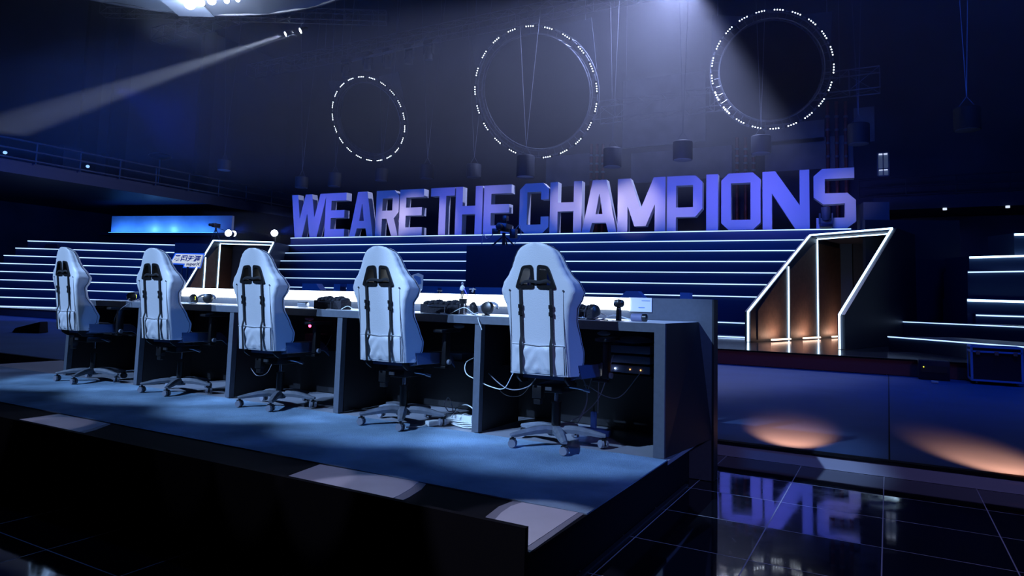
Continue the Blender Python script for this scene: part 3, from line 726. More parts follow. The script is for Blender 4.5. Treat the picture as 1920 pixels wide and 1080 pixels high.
# ================================================================== RINGS
def ring(Cc, an, R, label, bright=()):
    n = Vector((math.tan(math.radians(an[0])), -1, math.tan(math.radians(an[1])))).normalized()
    t = thing('truss_ring', label, 'truss ring', Cc, 0, 'hanging truss rings')
    u = n.cross(Vector((0, 0, 1))).normalized(); v = u.cross(n).normalized()
    if v.z < 0: v = -v
    def pt(r, a, d=0.): return u*(math.cos(a)*r)+v*(math.sin(a)*r)+n*d
    NS_ = 72; fr = MB()
    for r, d in ((R, 0), (R-.30, 0), (R, -.28), (R-.30, -.28)): fr.tube([pt(r, 2*PI*i/NS_, d) for i in range(NS_)], .022, 6, True)
    K = 21
    for i in range(K*2):
        a, b = 2*PI*i/(K*2), 2*PI*(i+1)/(K*2)
        fr.tube([pt(R, a), pt(R-.3, a)], .010, 5); fr.tube([pt(R, a), pt(R, b, -.28)], .010, 5); fr.tube([pt(R-.3, a), pt(R-.3, b, -.28)], .010, 5)
    fr.build('ring_frame', M_truss, t)
    ds = MB(); vs = [ds.bm.verts.new(pt(R-.36, 2*PI*i/NS_, -.16)) for i in range(NS_)]; ds.bm.faces.new(vs)
    g = bmesh.ops.extrude_face_region(ds.bm, geom=list(ds.bm.faces))
    for q in g['geom']:
        if isinstance(q, bmesh.types.BMVert): q.co -= n*.04
    ds.build('round_screen', M_blackp, t, smooth=0)
    for sx in (-1, 1):   # square hanging plates in the upper corners
        p = MB(); lp = [(sx*R*.99, R*.99), (sx*R*.99, R*.25), (sx*R*.78, R*.62), (sx*R*.30, R*.93)]
        p.prism([lp], n*-.34, u, v, n*-.03); p.build('hanging_plate', M_desk, t, smooth=0)
        MB().tube([pt(0, 0, -.3)+u*sx*R*.9+v*R*.97, pt(0, 0, -.3)+u*sx*R*.9+v*R*.97+Vector((0, 0, 17.9-Cc[2]-(u*sx*R*.9+v*R*.97).z+.3))], .02, 5).build('hanging_cable', M_truss, t)
    br = [i % K for i in bright]
    for i in range(K):
        a0 = 2*PI*(i+.5)/K; m = MB()
        for k in range(4):
            a = a0+(k-1.5)*.10/R; m.ell(pt(R, a, .05), (.025, .025, .025), 8, 6)
        fx = MB().bar(pt(R, a0-.26/R, .025), pt(R, a0+.26/R, .025), .10, .05, n).build('light_fixture', M_blackpl, t, smooth=0)
        m.build('lamp_cluster', E_dotb if i in br else E_dot, fx)
    return t
ring((-23.587, 26.472, 10.44), (5.6, -26.6), 2.2, 'smallest ring of small white lights, left of the other two rings')
_c = EYE+(Vector((-10.382, 19.861, 8.214))-EYE)*1.22
ring(tuple(_c), (5.5, -25.4), 2.2*1.22, 'middle ring of small white lights, hanging above the word THE', ())
r3 = ring((-3.682, 26.265, 10.127), (21.2, -10.2), 2.2, 'rightmost ring of white lights, two clusters at lower left glaring', (18, 19))

# ================================================================== HALL FITTINGS
def truss(name, a, b, w, label, cat='truss', nseg=None, group=None, r=.025):
    a, b = Vector(a), Vector(b); t = MB(); d = (b-a); L = d.length; d.normalize(); s = d.cross(Vector((0, 0, 1))).normalized()*w/2; z = Vector((0, 0, w/2))
    cs = [s+z, -s+z, -s-z, s-z]
    for c in cs: t.tube([a+c, b+c], r, 6)
    n = nseg or max(2, int(L/w/1.2))
    for i in range(n+1):
        p = a+d*L*i/n
        for k in range(4): t.tube([p+cs[k], p+cs[(k+1) % 4]], r*.6, 4)
        if i < n:
            q = a+d*L*(i+1)/n
            for k in range(4): t.tube([p+cs[k], q+cs[(k+1) % 4]], r*.5, 4)
    for p in (a+d*L*.12, a+d*L*.88): t.tube([p, Vector((p.x, p.y, 18.))], .012, 5)
    o = t.build(name, M_truss); return tag(o, label, cat, group)
ta, tb = aty(1120, 205, 31.5), aty(1650, 158, 31.5); ta.z = tb.z = (ta.z+tb.z)/2
truss('lighting_truss', ta, tb, .9, 'long horizontal box truss high behind the rightmost ring', r=.03)
ta, tb = atd(700, 72, 28), atd(822, 68, 27); zt_ = 12.2
# moving heads on a bar above the small ring
bar_a, bar_b = atd(640, 118, 30), atd(825, 76, 26.5)
tag(MB().bar(bar_a, bar_b, .09, .09).tube([bar_a, Vector((bar_a.x, bar_a.y, 18.))], .012, 5).tube([bar_b, Vector((bar_b.x, bar_b.y, 18.))], .012, 5).build('lighting_bar', M_truss, smooth=0), 'straight lighting bar above the smallest ring holding a row of heads', 'lighting bar')
def moving_head(loc, label, face=None, sc=1., group='moving heads on the bar'):
    t = thing('moving_head', label, 'stage light', loc, 0, group); t.scale = (sc,)*3
    MB().box((0, 0, -.09), (.40, .30, .14)).bevel(.03).build('lamp_base', M_case, t)
    MB().box((-.20, 0, -.36), (.05, .14, .42)).box((.20, 0, -.36), (.05, .14, .42)).box((0, 0, -.18), (.40, .14, .06)).build('yoke', M_desk, t, smooth=0)
    MB().lathe([(.09, -.82), (.155, -.80), (.15, -.45), (.11, -.30), (.05, -.27)], 20).build('lamp_head', M_desk, t)
    return t
for i, (px, py, D) in enumerate(((650, 112, 29.6), (690, 98, 29), (727, 92, 28.4), (768, 84, 27.6), (805, 76, 26.9))):
    mh = moving_head(atd(px, py, D), ['moving head light leftmost on the bar, above the ring edge', 'moving head light second from left on the bar', 'moving head light in the middle of the bar', 'moving head light second from right on the bar', 'moving head light at the right end of the bar'][i])
# drum-shaped pendant speakers on V cables
DR = [(1148, 278, 313, 1148, 262, 17, 'dark drum lamp above the H of CHAMPIONS, wires forming a V'),
      (1280, 265, 300, 1278, 256, 18, 'dark drum lamp above the P of CHAMPIONS on long wires'),
      (1427, 255, 288, 0, 0, 18, 'blue lit drum lamp just below the rightmost ring'),
      (1610, 232, 270, 1611, 218, 19, 'dark drum lamp above the S, bottom rim shining'),
      (1814, 202, 244, 0, 0, 22, 'lone drum lamp with pale disc base at far right'),
      (985, 292, 332, 0, 0, 17, 'dark drum lamp directly below the middle ring'),
      (888, 308, 333, 889, 294, 14, 'dark drum lamp above the H of THE'),
      (800, 309, 335, 800, 300, 13, 'dark drum lamp above the T of THE'),
      (715, 316, 339, 0, 0, 12, 'dark drum lamp below the smallest ring'),
      (627, 324, 350, 627, 314, 12, 'dark drum lamp left under the smallest ring'),
      (565, 332, 352, 550, 322, 12, 'dark drum lamp above the W of the sign'),
      (420, 300, 319, 419, 288, 12, 'leftmost dark drum lamp, green light under it')]
for px, yt, yb, ax, ay, hw, lab in DR:
    D = 1265*.55/hw*.62; D = min(D, 31); rr = hw*D/1265; tp, bt_ = atd(px, yt, D), atd(px, yb, D); hgt = tp.z-bt_.z
    t = thing('drum_lamp', lab, 'pendant lamp', (bt_.x, bt_.y, bt_.z), 0, 'drum lamps hanging from the ceiling')
    MB().lathe([(rr*.97, 0), (rr, .02), (rr, hgt-.02), (rr*.95, hgt)], 28).build('drum_body', M_drum, t)
    MB().lathe([(1e-4, -.035), (rr*.55, -.03), (rr*.92, -.012), (rr*.93, .004)], 28).build('diffuser', M_drumd, t)
    ap = Vector((0, 0, hgt+.35)); w = MB()
    for s in (-1, 1):
        w.tube([(s*rr*.7, 0, hgt), ap], .008, 4)
        sp = .95 if px < 1000 else .35
        w.tube([ap, ap+Vector((s*sp, 0, 18.-bt_.z-hgt-.35))], .011, 4)
    w.build('suspension_wire', M_truss, t)
# back wall dressing: red-brown pipes, pale panels, louvred window, gallery
def yy(x, y, Y=33.6): return aty(x, y, Y)
PG = [((1107, 1118, 1129), 283, 345, 'red-brown riser pipe left of the drum lamp above CHAMPIONS'), ((1381, 1397, 1412), 272, 325, 'red-brown riser pipe below the rightmost ring'),
      ((1551, 1568, 1585), 205, 305, 'red-brown riser pipe above the N and S')]
ordn = ['left', 'middle', 'right']
for xs, y0, y1, lab in PG:
    for k, x in enumerate(xs):
        a, b = yy(x, y0), yy(x, y1); r = 3.0*33/1265
        t = thing('riser_pipe', lab+', %s one of three' % ordn[k], 'pipe', (a.x, 33.75, 0), 0, 'red-brown pipes on the back wall')
        MB().cyl((0, 0, .002), (0, 0, a.z+.4), r, n=12).build('pipe_run', M_pipe, t)
        j = MB()
        for i in range(4): z = b.z+(a.z-b.z)*(i+.5)/4; j.cyl((0, 0, z-.05), (0, 0, z+.05), r*1.35, n=12)
        j.build('pipe_clamp', M_truss, t)
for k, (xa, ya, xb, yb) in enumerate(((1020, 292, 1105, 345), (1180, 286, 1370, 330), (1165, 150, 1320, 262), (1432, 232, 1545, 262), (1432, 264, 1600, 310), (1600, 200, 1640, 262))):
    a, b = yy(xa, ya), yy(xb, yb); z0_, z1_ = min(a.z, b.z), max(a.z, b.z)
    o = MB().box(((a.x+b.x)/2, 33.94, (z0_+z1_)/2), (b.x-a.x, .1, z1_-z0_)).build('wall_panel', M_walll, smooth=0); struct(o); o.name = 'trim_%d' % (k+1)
a, b = yy(1645, 285), yy(1667, 327)
w = MB(); cx_, cz_ = (a.x+b.x)/2, (a.z+b.z)/2; ww, wh = b.x-a.x, a.z-b.z
for s in (-1, 1): w.box((cx_+s*ww/2, 33.9, cz_), (.05, .1, wh)); w.box((cx_, 33.9, cz_+s*wh/2), (ww, .1, .05))
w.box((cx_, 33.9, cz_), (.04, .08, wh)); w.box((cx_, 33.9, cz_-.2*wh), (ww, .08, .05))
wf = struct(w.build('window_1', M_walll, smooth=0))
MB().box((cx_, 33.95, cz_), (ww-.06, .02, wh-.06)).build('pane', mat('window_glow', (.2, .24, .3), .3, emit=(.35, .5, .8), es=.10), wf, smooth=0)
MB().box((cx_, 33.88, cz_+wh*.46), (ww-.1, .03, .09)).box((cx_, 33.88, cz_-wh*.22), (ww-.1, .03, .09)).build('window_light', emis('window_tube', (.6, .7, 1.), 1.2), wf, smooth=0)
# galleries
a = yy(1610, 368, 31.); g = thing('gallery_rail', 'dark gallery balcony front along the back wall at right', 'balcony')
MB().box((10, 32.4, a.z-.35), (20-a.x+.0, 2.6, .5)).build('gallery_floor', M_stage, g, smooth=0)
m = MB()
for z in (.0, .35, .7): m.tube([(a.x, 31.2, a.z+z), (19.5, 31.2, a.z+z)], .035, 6)
for i in range(12): m.tube([(a.x+i*1.7, 31.2, a.z-.1), (a.x+i*1.7, 31.2, a.z+.7)], .025, 6)
m.build('guard_rail', M_drum, g)
for i, px in enumerate((1662, 1771, 1889)):
    p = aty(px, 371, 31.05); o = MB().lathe([(.07, 0), (.07, .08)], 12, (p.x, 31.06, a.z-.69)).build('gallery_downlight', emis('small_lamp', (.7, .8, 1.), 1.1), g)
gl = thing('gallery_rail', 'dark gallery balcony front running along the left wall', 'balcony')
zl = atx(260, 330, -28.).z
MB().box((-33, 13, zl-.45), (9.6, 41, .5)).build('gallery_floor', M_stage, gl, smooth=0)
m = MB()
for z in (.05, .4, .75): m.tube([(-28.1, -7, zl+z-.2), (-28.1, 32, zl+z-.2)], .04, 6)
for i in range(24): m.tube([(-28.1, -6+i*1.6, zl-.25), (-28.1, -6+i*1.6, zl+.55)], .03, 6)
m.build('guard_rail', M_drum, gl)
for px in (10, 165): 
    p = atx(px, 286 if px < 50 else 312, -28.); MB().ell((-28.02, p.y, p.z), (.06, .07, .06)).build('gallery_lamp', emis('dim_lamp', (.25, .5, 1.), 1.4), gl)
for i, px in enumerate((170, 225, 385)):
    p = atx(px, 180, -37.9); struct(MB().box((-37.85, p.y, 12), (.3, .9, 12)).build('trim_%d' % (10+i), M_ceil, smooth=0))
p = atx(130, 250, -33.); o = MB().box((0, 0, .9), (.9, .8, 1.8)).build('equipment_rack', M_desk, smooth=0); o.location = (-33, p.y, zl-.195); tag(o, 'grey equipment rack standing on the left gallery', 'rack')
o = MB(); o.tube([(0, 0, 0), (0, 0, 1.3)], .05).ell((0, 0, 1.45), (.5, .5, .14)).tube([(-.3, 0, 0), (0, 0, .6), (.3, 0, 0)], .03); o = o.build('follow_spot', M_blackpl); p = atx(302, 275, -29.); o.location = (-29, p.y, zl-.195); tag(o, 'dark follow spot on a stand on the left gallery', 'stage light')
# hall beams
for i, y in enumerate((10., 16., 22.5, 29.)):
    truss('ceiling_truss', (-36, y, 15.6), (18, y, 15.6), .7, ['nearest', 'second nearest', 'second farthest', 'farthest'][i]+' long dark truss under the ceiling', nseg=50, group='ceiling trusses')
# two beam lights with their truss
p1, p2 = atd(535, 64, 24), atd(563, 58, 24.3)
truss('beam_truss', p1+Vector((-5.5, -3.3, .62)), p2+Vector((2.6, 1.6, .62)), .4, 'thin truss carrying the two white beam lights', r=.018)
TG = atd(-60, 262, 19.5)
def head_at(loc, aim, r, name, label, em, group, body=M_case):
    t = thing(name, label, 'stage light', loc, 0, group); q = (Vector(aim)-Vector(loc)).to_track_quat('Z', 'Y'); t.rotation_euler = q.to_euler()
    MB().lathe([(r*.5, -r*3.2), (r*.95, -r*2.4), (r*1.15, -r*.4), (r*1.15, 0.0), (r*1.05, .0), (r*1.05, -r*.1)], 20).build('lamp_housing', body, t)
    MB().ell((0, 0, -r*.12), (r*1.0, r*1.0, r*.14), 20, 8).build('lens', em, t)
    return t
head_at(p1, TG, .085, 'beam_light', 'left of the two white beam lights at the upper left', E_lampw, 'white beam lights')
head_at(p2, TG, .095, 'beam_light', 'right of the two white beam lights at the upper left', E_lampw, 'white beam lights')
# wash lights by the left portal
w1, w2, w3 = atd(428, 437, 28.6), atd(437.5, 438, 29.2), atd(514.5, 437, 28.6)
pl_ = atd(455, 450, 29.6); RPZ = 3.22
o = MB().box((0, 0, (RPZ-ZD)/2), (4.6, 2.6, RPZ-ZD-.006)).build('rear_riser', M_stage, smooth=0); o.location = (pl_.x, pl_.y, ZD+.003); o.rotation_euler = (0, 0, math.radians(YAW)); tag(o, 'black rear platform behind the left portal carrying the wash lights', 'riser')
head_at(w1, w1+Vector((.5, -.85, .05)), .145, 'wash_light', 'bright round wash light above the left portal, larger of a close pair', E_lamp, 'wash lights at the left')
head_at(w2, w2+Vector((.85, -.6, .05)), .125, 'wash_light', 'bright round wash light behind the larger one of the pair', E_lamp, 'wash lights at the left')
head_at(w3, w3+Vector((.75, -.65, .05)), .14, 'wash_light', 'bright round wash light between the left portal and the W', E_lamp, 'wash lights at the left')
for w_, lab in ((w1, 'stand under the pair of wash lights'), (w3, 'stand under the wash light beside the W')):
    o = MB().tube([(0, 0, 0), (0, 0, w_.z-.17-RPZ)], .03).box((0, 0, .02), (.3, .3, .03)).build('light_stand', M_blackpl); o.location = (w_.x, w_.y+.1, RPZ+.002); tag(o, 'black upright '+lab, 'stand')
# camera operators' silhouettes
def tripod_camera(loc, s, label):
    t = thing('broadcast_camera', label, 'camera', loc); t.scale = (s,)*3
    m = MB()
    for a in (.5, 2.6, 4.7): m.tube([(.05*math.cos(a), .05*math.sin(a), 1.05), (.45*math.cos(a), .45*math.sin(a), 0)], .03)
    m.cyl((0, 0, .95), (0, 0, 1.2), .07); m.build('tripod', M_blackpl, t)
    MB().box((0, 0, 1.36), (.22, .55, .28)).cyl((0, -.27, 1.36), (0, -.55, 1.36), .09).bevel(.01).build('camera_body', M_blackpl, t)
    MB().tube([(.1, .1, 1.2), (.35, .5, 1.05)], .015).box((-.2, .1, 1.5), (.14, .05, .12)).build('pan_handle', M_blackpl, t)
    return t
cp = atd(404, 440, 29.0); tripod_camera((cp.x, cp.y, RPZ+.002), 1., 'dark camera on tripod at the top left corner of the left portal')
bpy.data.objects['broadcast_camera'].scale = (.62, .62, .62)
# black riser box with a camera crane head before the stairs
rb0 = stair_plane(4)-NS*.5
l, r = onp(886, 490, rb0, NS), onp(1003, 490, rb0, NS); zt2 = onp(886, 462.5, rb0, NS).z
o = MB().box((0, 0, (zt2-ZD)/2), ((r-l).dot(DS), .9, zt2-ZD-.006)).build('camera_riser', M_stage, smooth=0); mid = (l+r)/2
o.location = (mid.x, mid.y+.0, ZD+.003); o.rotation_euler = (0, 0, a5); tag(o, 'black riser box hiding part of the stair lights behind the nearest chair', 'riser')
t = thing('camera_crane', 'dark camera head with cables standing before the E of THE', 'camera', (mid.x, mid.y, zt2+ZD*0+.0), a5)
MB().tube([(0, 0, 0), (0, 0, .45)], .06).tube([(-.45, 0, 0), (0, 0, .35), (.42, 0, 0)], .03).tube([(0, .35, 0), (0, 0, .35)], .03).build('crane_stand', M_blackpl, t)
MB().box((0.02, 0, .62), (.34, .5, .26), ry=.15).cyl((0, -.25, .62), (.03, -.5, .60), .1).box((-.28, 0, .5), (.22, .2, .18)).box((.33, .05, .42), (.2, .2, .3)).box((.05, 0, .93), (.14, .2, .16)).tube([(0.05, 0, .7), (.05, 0, 1.0)], .03).bevel(.012).build('crane_head', M_blackpl, t)
MB().tube(bez([(-.3, 0, .5), (-.6, 0, .25), (-.75, 0, .42), (-.8, .0, .1)]), .015).tube(bez([(.3, 0, .4), (.55, 0, .7), (.6, 0, .3), (.4, 0, .1)]), .012).build('loose_cable', M_cable, t)
# moving head before the S and blue face of a box beside it
p = onp(1549, 428, stair_plane(0)-NS*0., NS); t = moving_head((p.x, p.y-.05, z0+.92), 'moving head standing on the top step in front of the S', group='floor moving head'); t.rotation_euler = (PI, 0, .2); t.location.z = z0+.004; t.scale = (.85, .85, .78)
a, b = onp(1613, 380, SP, NS), onp(1664, 430, SP, NS)
o = MB().box((0, 0, .0), ((b-a).dot(DS), .7, a.z-b.z)).build('speaker_cabinet', M_desk, smooth=0); o.location = ((a+b)/2+NS*.3); o.rotation_euler = (0, 0, a5+.2); tag(o, 'boxy cabinet glowing blue just right of the S', 'speaker')
MB().box((0, 0, .0), (2.6, 1.6, .3)).build('top_landing', M_step, bpy.data.objects['tiered_stairs'], smooth=0).location = (a+b)/2+NS*.6+Vector((.4, 0, -(a.z-b.z)/2-.155))
MB().box((0, 0, 0), (2.4, 1.4, 2.2)).build('landing_base', M_stage, bpy.data.objects['tiered_stairs'], smooth=0).location = (a+b)/2+NS*.6+Vector((.4, 0, -(a.z-b.z)/2-.155-1.25))
# blue-lit parapet at the left
pA, pB = atd(208, 434, 33), atd(408, 442, 31.5); pT = atd(208, 405, 33)
pd = (pB-pA); pd.z = 0; pn = Vector((pd.y, -pd.x, 0)).normalized()
if pn.y > 0: pn = -pn
pa = thing('lit_parapet', 'long low parapet wall washed in blue light at upper left', 'parapet')
zb_, zt_ = (pA.z+pB.z)/2, pT.z
MB().prism([[(0, 0), (pd.length*1.12, 0), (pd.length*1.12, zt_-zb_), (0, zt_-zb_)]], (pA.x, pA.y, zb_), pd.normalized(), (0, 0, 1), -pn*.15).build('parapet_face', M_walll, pa, smooth=0)
MB().prism([[(-.2, 0), (pd.length*1.14, 0), (pd.length*1.14, .12), (-.2, .12)]], (pA.x, pA.y, zb_-.13), pd.normalized(), (0, 0, 1), pn*.5).build('ledge', M_stage, pa, smooth=0)
MB().prism([[(-.2, 0), (pd.length*1.14, 0), (pd.length*1.14, zb_-.14-ZD), (-.2, zb_-.14-ZD)]], (pA.x, pA.y, ZD+.005)-pn*.1 if False else Vector((pA.x, pA.y, ZD+.005))-pn*.1, pd.normalized(), (0, 0, 1), -pn*.3).build('parapet_base', M_stage, pa, smooth=0)
c0 = Vector((pA.x, pA.y, zb_+.03))+pn*.12
MB().bar(c0, c0+pd, .04, .03).build('blue_tube', emis('blue_tube', (.08, .38, 1.), 3.), pa, smooth=0)
light('parapet_wash', 'AREA', c0+pd*.5+pn*.25+Vector((0, 0, .05)), 70, (.04, .22, 1.), c0+pd*.5-pn*.3+Vector((0, 0, .5)), shape='RECTANGLE', size=pd.length*.98, size_y=.1)
for f in (.42, .60): light('parapet_spot', 'POINT', c0+pd*f+pn*.12+Vector((0, 0, .14)), 9, (.15, .45, 1.), shadow_soft_size=.05)

# sponsor board with lettering, standing before the left tiers
PB0 = atd(350, 490, 25.2); bn = -NC
bx = DC; 
def bpnt(px, py): P = onp(px, py, PB0, NC); d = P-PB0; return (d.dot(bx), d.z)
board = thing('sponsor_board', 'slanted white board with blue Chinese lettering beside the left portal', 'sign board', PB0)
lp = [bpnt(*q) for q in ((330, 476), (379, 477.5), (372.5, 500.5), (345, 500), (347, 494), (320, 492.5))]
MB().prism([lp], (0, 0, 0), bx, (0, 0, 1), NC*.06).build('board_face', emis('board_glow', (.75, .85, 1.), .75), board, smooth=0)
lp2 = [bpnt(*q) for q in ((326.5, 474), (382.5, 474.8), (375, 503), (341, 502), (342, 496.5), (316.5, 495))]
MB().prism([lp2], NC*.07, bx, (0, 0, 1), NC*.03).build('board_frame', M_alu, board, smooth=0)
MB().tube([(lp2[3][0]*bx.x, lp2[3][0]*bx.y, lp2[3][1]), (lp2[3][0]*bx.x, lp2[3][0]*bx.y, ZD-PB0.z+.003)], .03).tube([(0, .05, 0), (0, .05, ZD-PB0.z+.003)], .03).build('board_post', M_blackpl, board)
def text(name, body, loc, size, m, parent, rot, shear=0., ext=.01, sx=1., bold=0.):
    cu = bpy.data.curves.new(name, 'FONT'); cu.body = body; cu.size = size; cu.extrude = ext; cu.shear = shear; cu.offset = bold; cu.align_x = 'CENTER'; cu.align_y = 'CENTER'
    o = bpy.data.objects.new(name, cu); C.objects.link(o); o.rotation_euler = rot; o.location = loc; o.scale = (sx, 1, 1); cu.materials.append(m)
    dg = bpy.context.evaluated_depsgraph_get(); me = bpy.data.meshes.new_from_object(o.evaluated_get(dg)); bpy.data.objects.remove(o)
    o2 = bpy.data.objects.new(name, me); C.objects.link(o2); o2.rotation_euler = rot; o2.location = loc; o2.scale = (sx, 1, 1)
    if not me.materials: me.materials.append(m)
    if parent: o2.parent = parent
    return o2
rotb = (PI/2, 0, math.radians(YAW))
def bl(px, py, off=.015): a_, b_ = bpnt(px, py); return bx*a_+Vector((0, 0, b_))-NC*off
M_ink = mat('blue_ink', (.01, .05, .22), .5)
text('board_lettering', '\u52c7\u95ef\u5929\u6daf', bl(350.5, 485.3), .245, M_ink, board, rotb, .25, .006, 1.0, .006)
text('board_lettering', 'superX', bl(361.5, 495.3), .16, mat('purple_ink', (.03, .01, .10), .5), board, rotb, .3, .006, 1.05, .003)

# overhead fabric disc with lamps
e1, e2, e3 = (atz(395, 27, 7.), atz(490, 26, 7.), atz(620, 3, 7.))
ax_, ay_, bx_, by_, cx2, cy2 = e1.x, e1.y, e2.x, e2.y, e3.x, e3.y
dd = 2*(ax_*(by_-cy2)+bx_*(cy2-ay_)+cx2*(ay_-by_))
ux = ((ax_**2+ay_**2)*(by_-cy2)+(bx_**2+by_**2)*(cy2-ay_)+(cx2**2+cy2**2)*(ay_-by_))/dd
uy = ((ax_**2+ay_**2)*(cx2-bx_)+(bx_**2+by_**2)*(ax_-cx2)+(cx2**2+cy2**2)*(bx_-ax_))/dd
RR = math.hypot(ax_-ux, ay_-uy); print('fabric disc', ux, uy, RR)
fd = thing('fabric_canopy', 'large round pale fabric canopy hanging overhead, its rim in the top left corner', 'canopy', (ux, uy, 7.))
m = MB(); NA, NR = 96, 10; rows = []
for j in range(NR+1):
    r = RR*(.2+.8*j/NR); rows.append([m.bm.verts.new((r*math.cos(2*PI*k/NA), r*math.sin(2*PI*k/NA), .35*(1-j/NR)+.03*math.sin(k*1.7+j)*math.sin(j*1.1))) for k in range(NA)])
for j in range(NR):
    for k in range(NA): m.bm.faces.new((rows[j][k], rows[j][(k+1) % NA], rows[j+1][(k+1) % NA], rows[j+1][k]))
bmesh.ops.solidify(m.bm, geom=list(m.bm.faces), thickness=.02)
m.build('fabric', M_fabric, fd, smooth=60)
MB().tube([(RR*math.cos(2*PI*k/NA), RR*math.sin(2*PI*k/NA), 0) for k in range(NA)], .03, 6, True).build('hoop', M_truss, fd)
MB().tube([(0, 0, .3), (0, 0, 10.9)], .03).build('hanging_cable', M_truss, fd)
for k, (px, py, rr) in enumerate(((356, 8, .11), (377, 5, .075), (397, 2, .08), (425, 2, .05), (446, 0, .04))):
    q = atz(px, py, 6.9); d_ = q-Vector((ux, uy, 7.)); l_ = MB().ell((d_.x, d_.y, d_.z), (rr, rr, rr*.9)).build('lamp', E_lamp, fd)
# small strip of a second canopy panel left of it
q0 = atz(350, 12, 6.98); o = MB().box((0, 0, 0), (.75, .9, .04)).build('canopy_panel', M_fabric, fd, smooth=0); o.location = q0-Vector((ux, uy, 7.)); o.rotation_euler = (0, 0, math.radians(YAW))
light('canopy_wash', 'AREA', ((e1.x+e2.x)/2, (e1.y+e2.y)/2-1.2, 6.0), 26, (.45, .62, 1.), ((e1.x+e2.x)/2, (e1.y+e2.y)/2-1.2, 7.), shape='DISK', size=1.2)

# ================================================================== FLIGHT CASES AND FLOOR BOXES
P0 = aty(1823, 717, 12.45)
fc = thing('flight_case', 'dark flight case with bright aluminium edges at the right margin', 'flight case', (P0.x, P0.y, ZF+.003), 0)
W_, D_, H_ = .62, .5, .50
MB().box((W_/2, D_/2, .06+H_/2), (W_, D_, H_)).build('case_body', M_case, fc, smooth=0)
m = MB()
M_aluB = mat('bluish_aluminium', (.25, .45, .85), .5)
for x in (0, W_):
    for y in (0, D_): m.bar((x, y, .06), (x, y, .06+H_), .03, .03)
for z in (.06, .06+H_, .06+H_-.07):
    m.bar((0, 0, z), (W_, 0, z), .03, .026); m.bar((0, D_, z), (W_, D_, z), .03, .026); m.bar((0, 0, z), (0, D_, z), .026, .03); m.bar((W_, 0, z), (W_, D_, z), .026, .03)
m.build('edge_profile', M_aluB, fc, smooth=0)
for x in (.08, .31, .54): MB().box((x, -.02, .06+H_-.09), (.05, .012, .05)).build('latch', M_chrome, fc, smooth=0)
for x in (.06, .56):
    for y in (.06, .44): MB().cyl((x-.012, y, .028), (x+.012, y, .028), .028).box((x, y, .05), (.03, .03, .02)).build('castor', M_caster, fc)
P1 = aty(1724, 712, 12.6)
am = thing('stage_monitor', 'small dark amplifier box on the floor left of the flight case', 'amplifier', (P1.x, P1.y, ZF+.003), 0)
MB().box((.2, .15, .15), (.42, .3, .3)).bevel(.008).build('box_body', M_case, am)
MB().box((.2, -.003, .17), (.34, .008, .10)).build('front_grille', mat('brown_grille', (.10, .05, .03), .7), am, smooth=0)
MB().ell((.06, -.008, .2), (.008, .006, .008)).build('power_light', E_yel, am)
o = MB().box((0, 0, .02), (.09, .05, .035)).bevel(.005).build('cable_connector', M_wcable); p = atz(1753, 719, ZF); o.location = (p.x, p.y, ZF+.002); tag(o, 'small white connector on the floor in front of the amplifier box', 'connector')
# dark bag on the stage floor at the far left
p = atz(58, 624, ZF); o = MB()._add([(-.34, -.17, 0), (.30, -.17, 0), (.30, .17, 0), (-.34, .17, 0), (-.28, -.15, .11), (.30, -.16, .27), (.27, .16, .27), (-.28, .15, .11)], [(3, 2, 1, 0), (4, 5, 6, 7), (0, 1, 5, 4), (1, 2, 6, 5), (2, 3, 7, 6), (3, 0, 4, 7)]).bevel(.03, 3)
o = o.build('floor_monitor', M_blackp, smooth=60); o.location = (p.x, p.y, ZF+.004); o.rotation_euler = (0, 0, math.radians(30)); tag(o, 'low black wedge lying on the blue floor left of the farthest chair', 'floor monitor')

# ================================================================== THINGS ON THE DESK
def onx(px, Y=4.05): return aty(px, 575, Y).x
T = DZ+.0015
def ear_headset(loc, rz, label, green=False):
    t = thing('headset', label, 'headset', loc, rz, 'gaming headsets on the desk')
    for s in (-1, 1):
        MB().lathe([(.030, 0), (.044, .004), (.047, .018), (.040, .036), (.018, .042)], 20, (0, 0, 0)).build('ear_cup', M_blackpl, t).rotation_euler = (PI/2*(.9 if s > 0 else 1.2), 0, .3*s)
        t.children[-1].location = (s*.075, 0, .050)
    band = [(.10*math.cos(a), .05+.02*math.sin(a), .05+.035*math.sin(a)*1.1) for a in [PI*i/16 for i in range(17)]]
    MB().tube(band, .010, 8).build('headband', M_caster, t)
    MB().tube(bez([(-.08, -.02, .03), (-.12, -.05, .018), (-.09, -.075, .012), (-.04, -.07, .01)]), .003).ell((-.035, -.07, .012), (.012, .009, .008)).build('microphone_arm', M_chrome, t)
    if green: MB().box((-.045, -.035, .05), (.006, .01, .03)).build('yellow_mark', E_yel, t, smooth=0)
    return t
ear_headset((onx(378, 4.08), 4.08, T), .2, 'black headset on the desk between the second and third chairs from left', True)
ear_headset((onx(905, 4.0), 4.0, T), -.4, 'black headset on the desk just left of the nearest chair')
ear_headset((onx(1093, 4.25), 4.25, T), .9, 'black headset tangled in cables right of the nearest chair')
ear_headset((onx(262, 4.1), 4.1, T), 1.2, 'headset mostly hidden behind the second chair from left, yellow light', True)
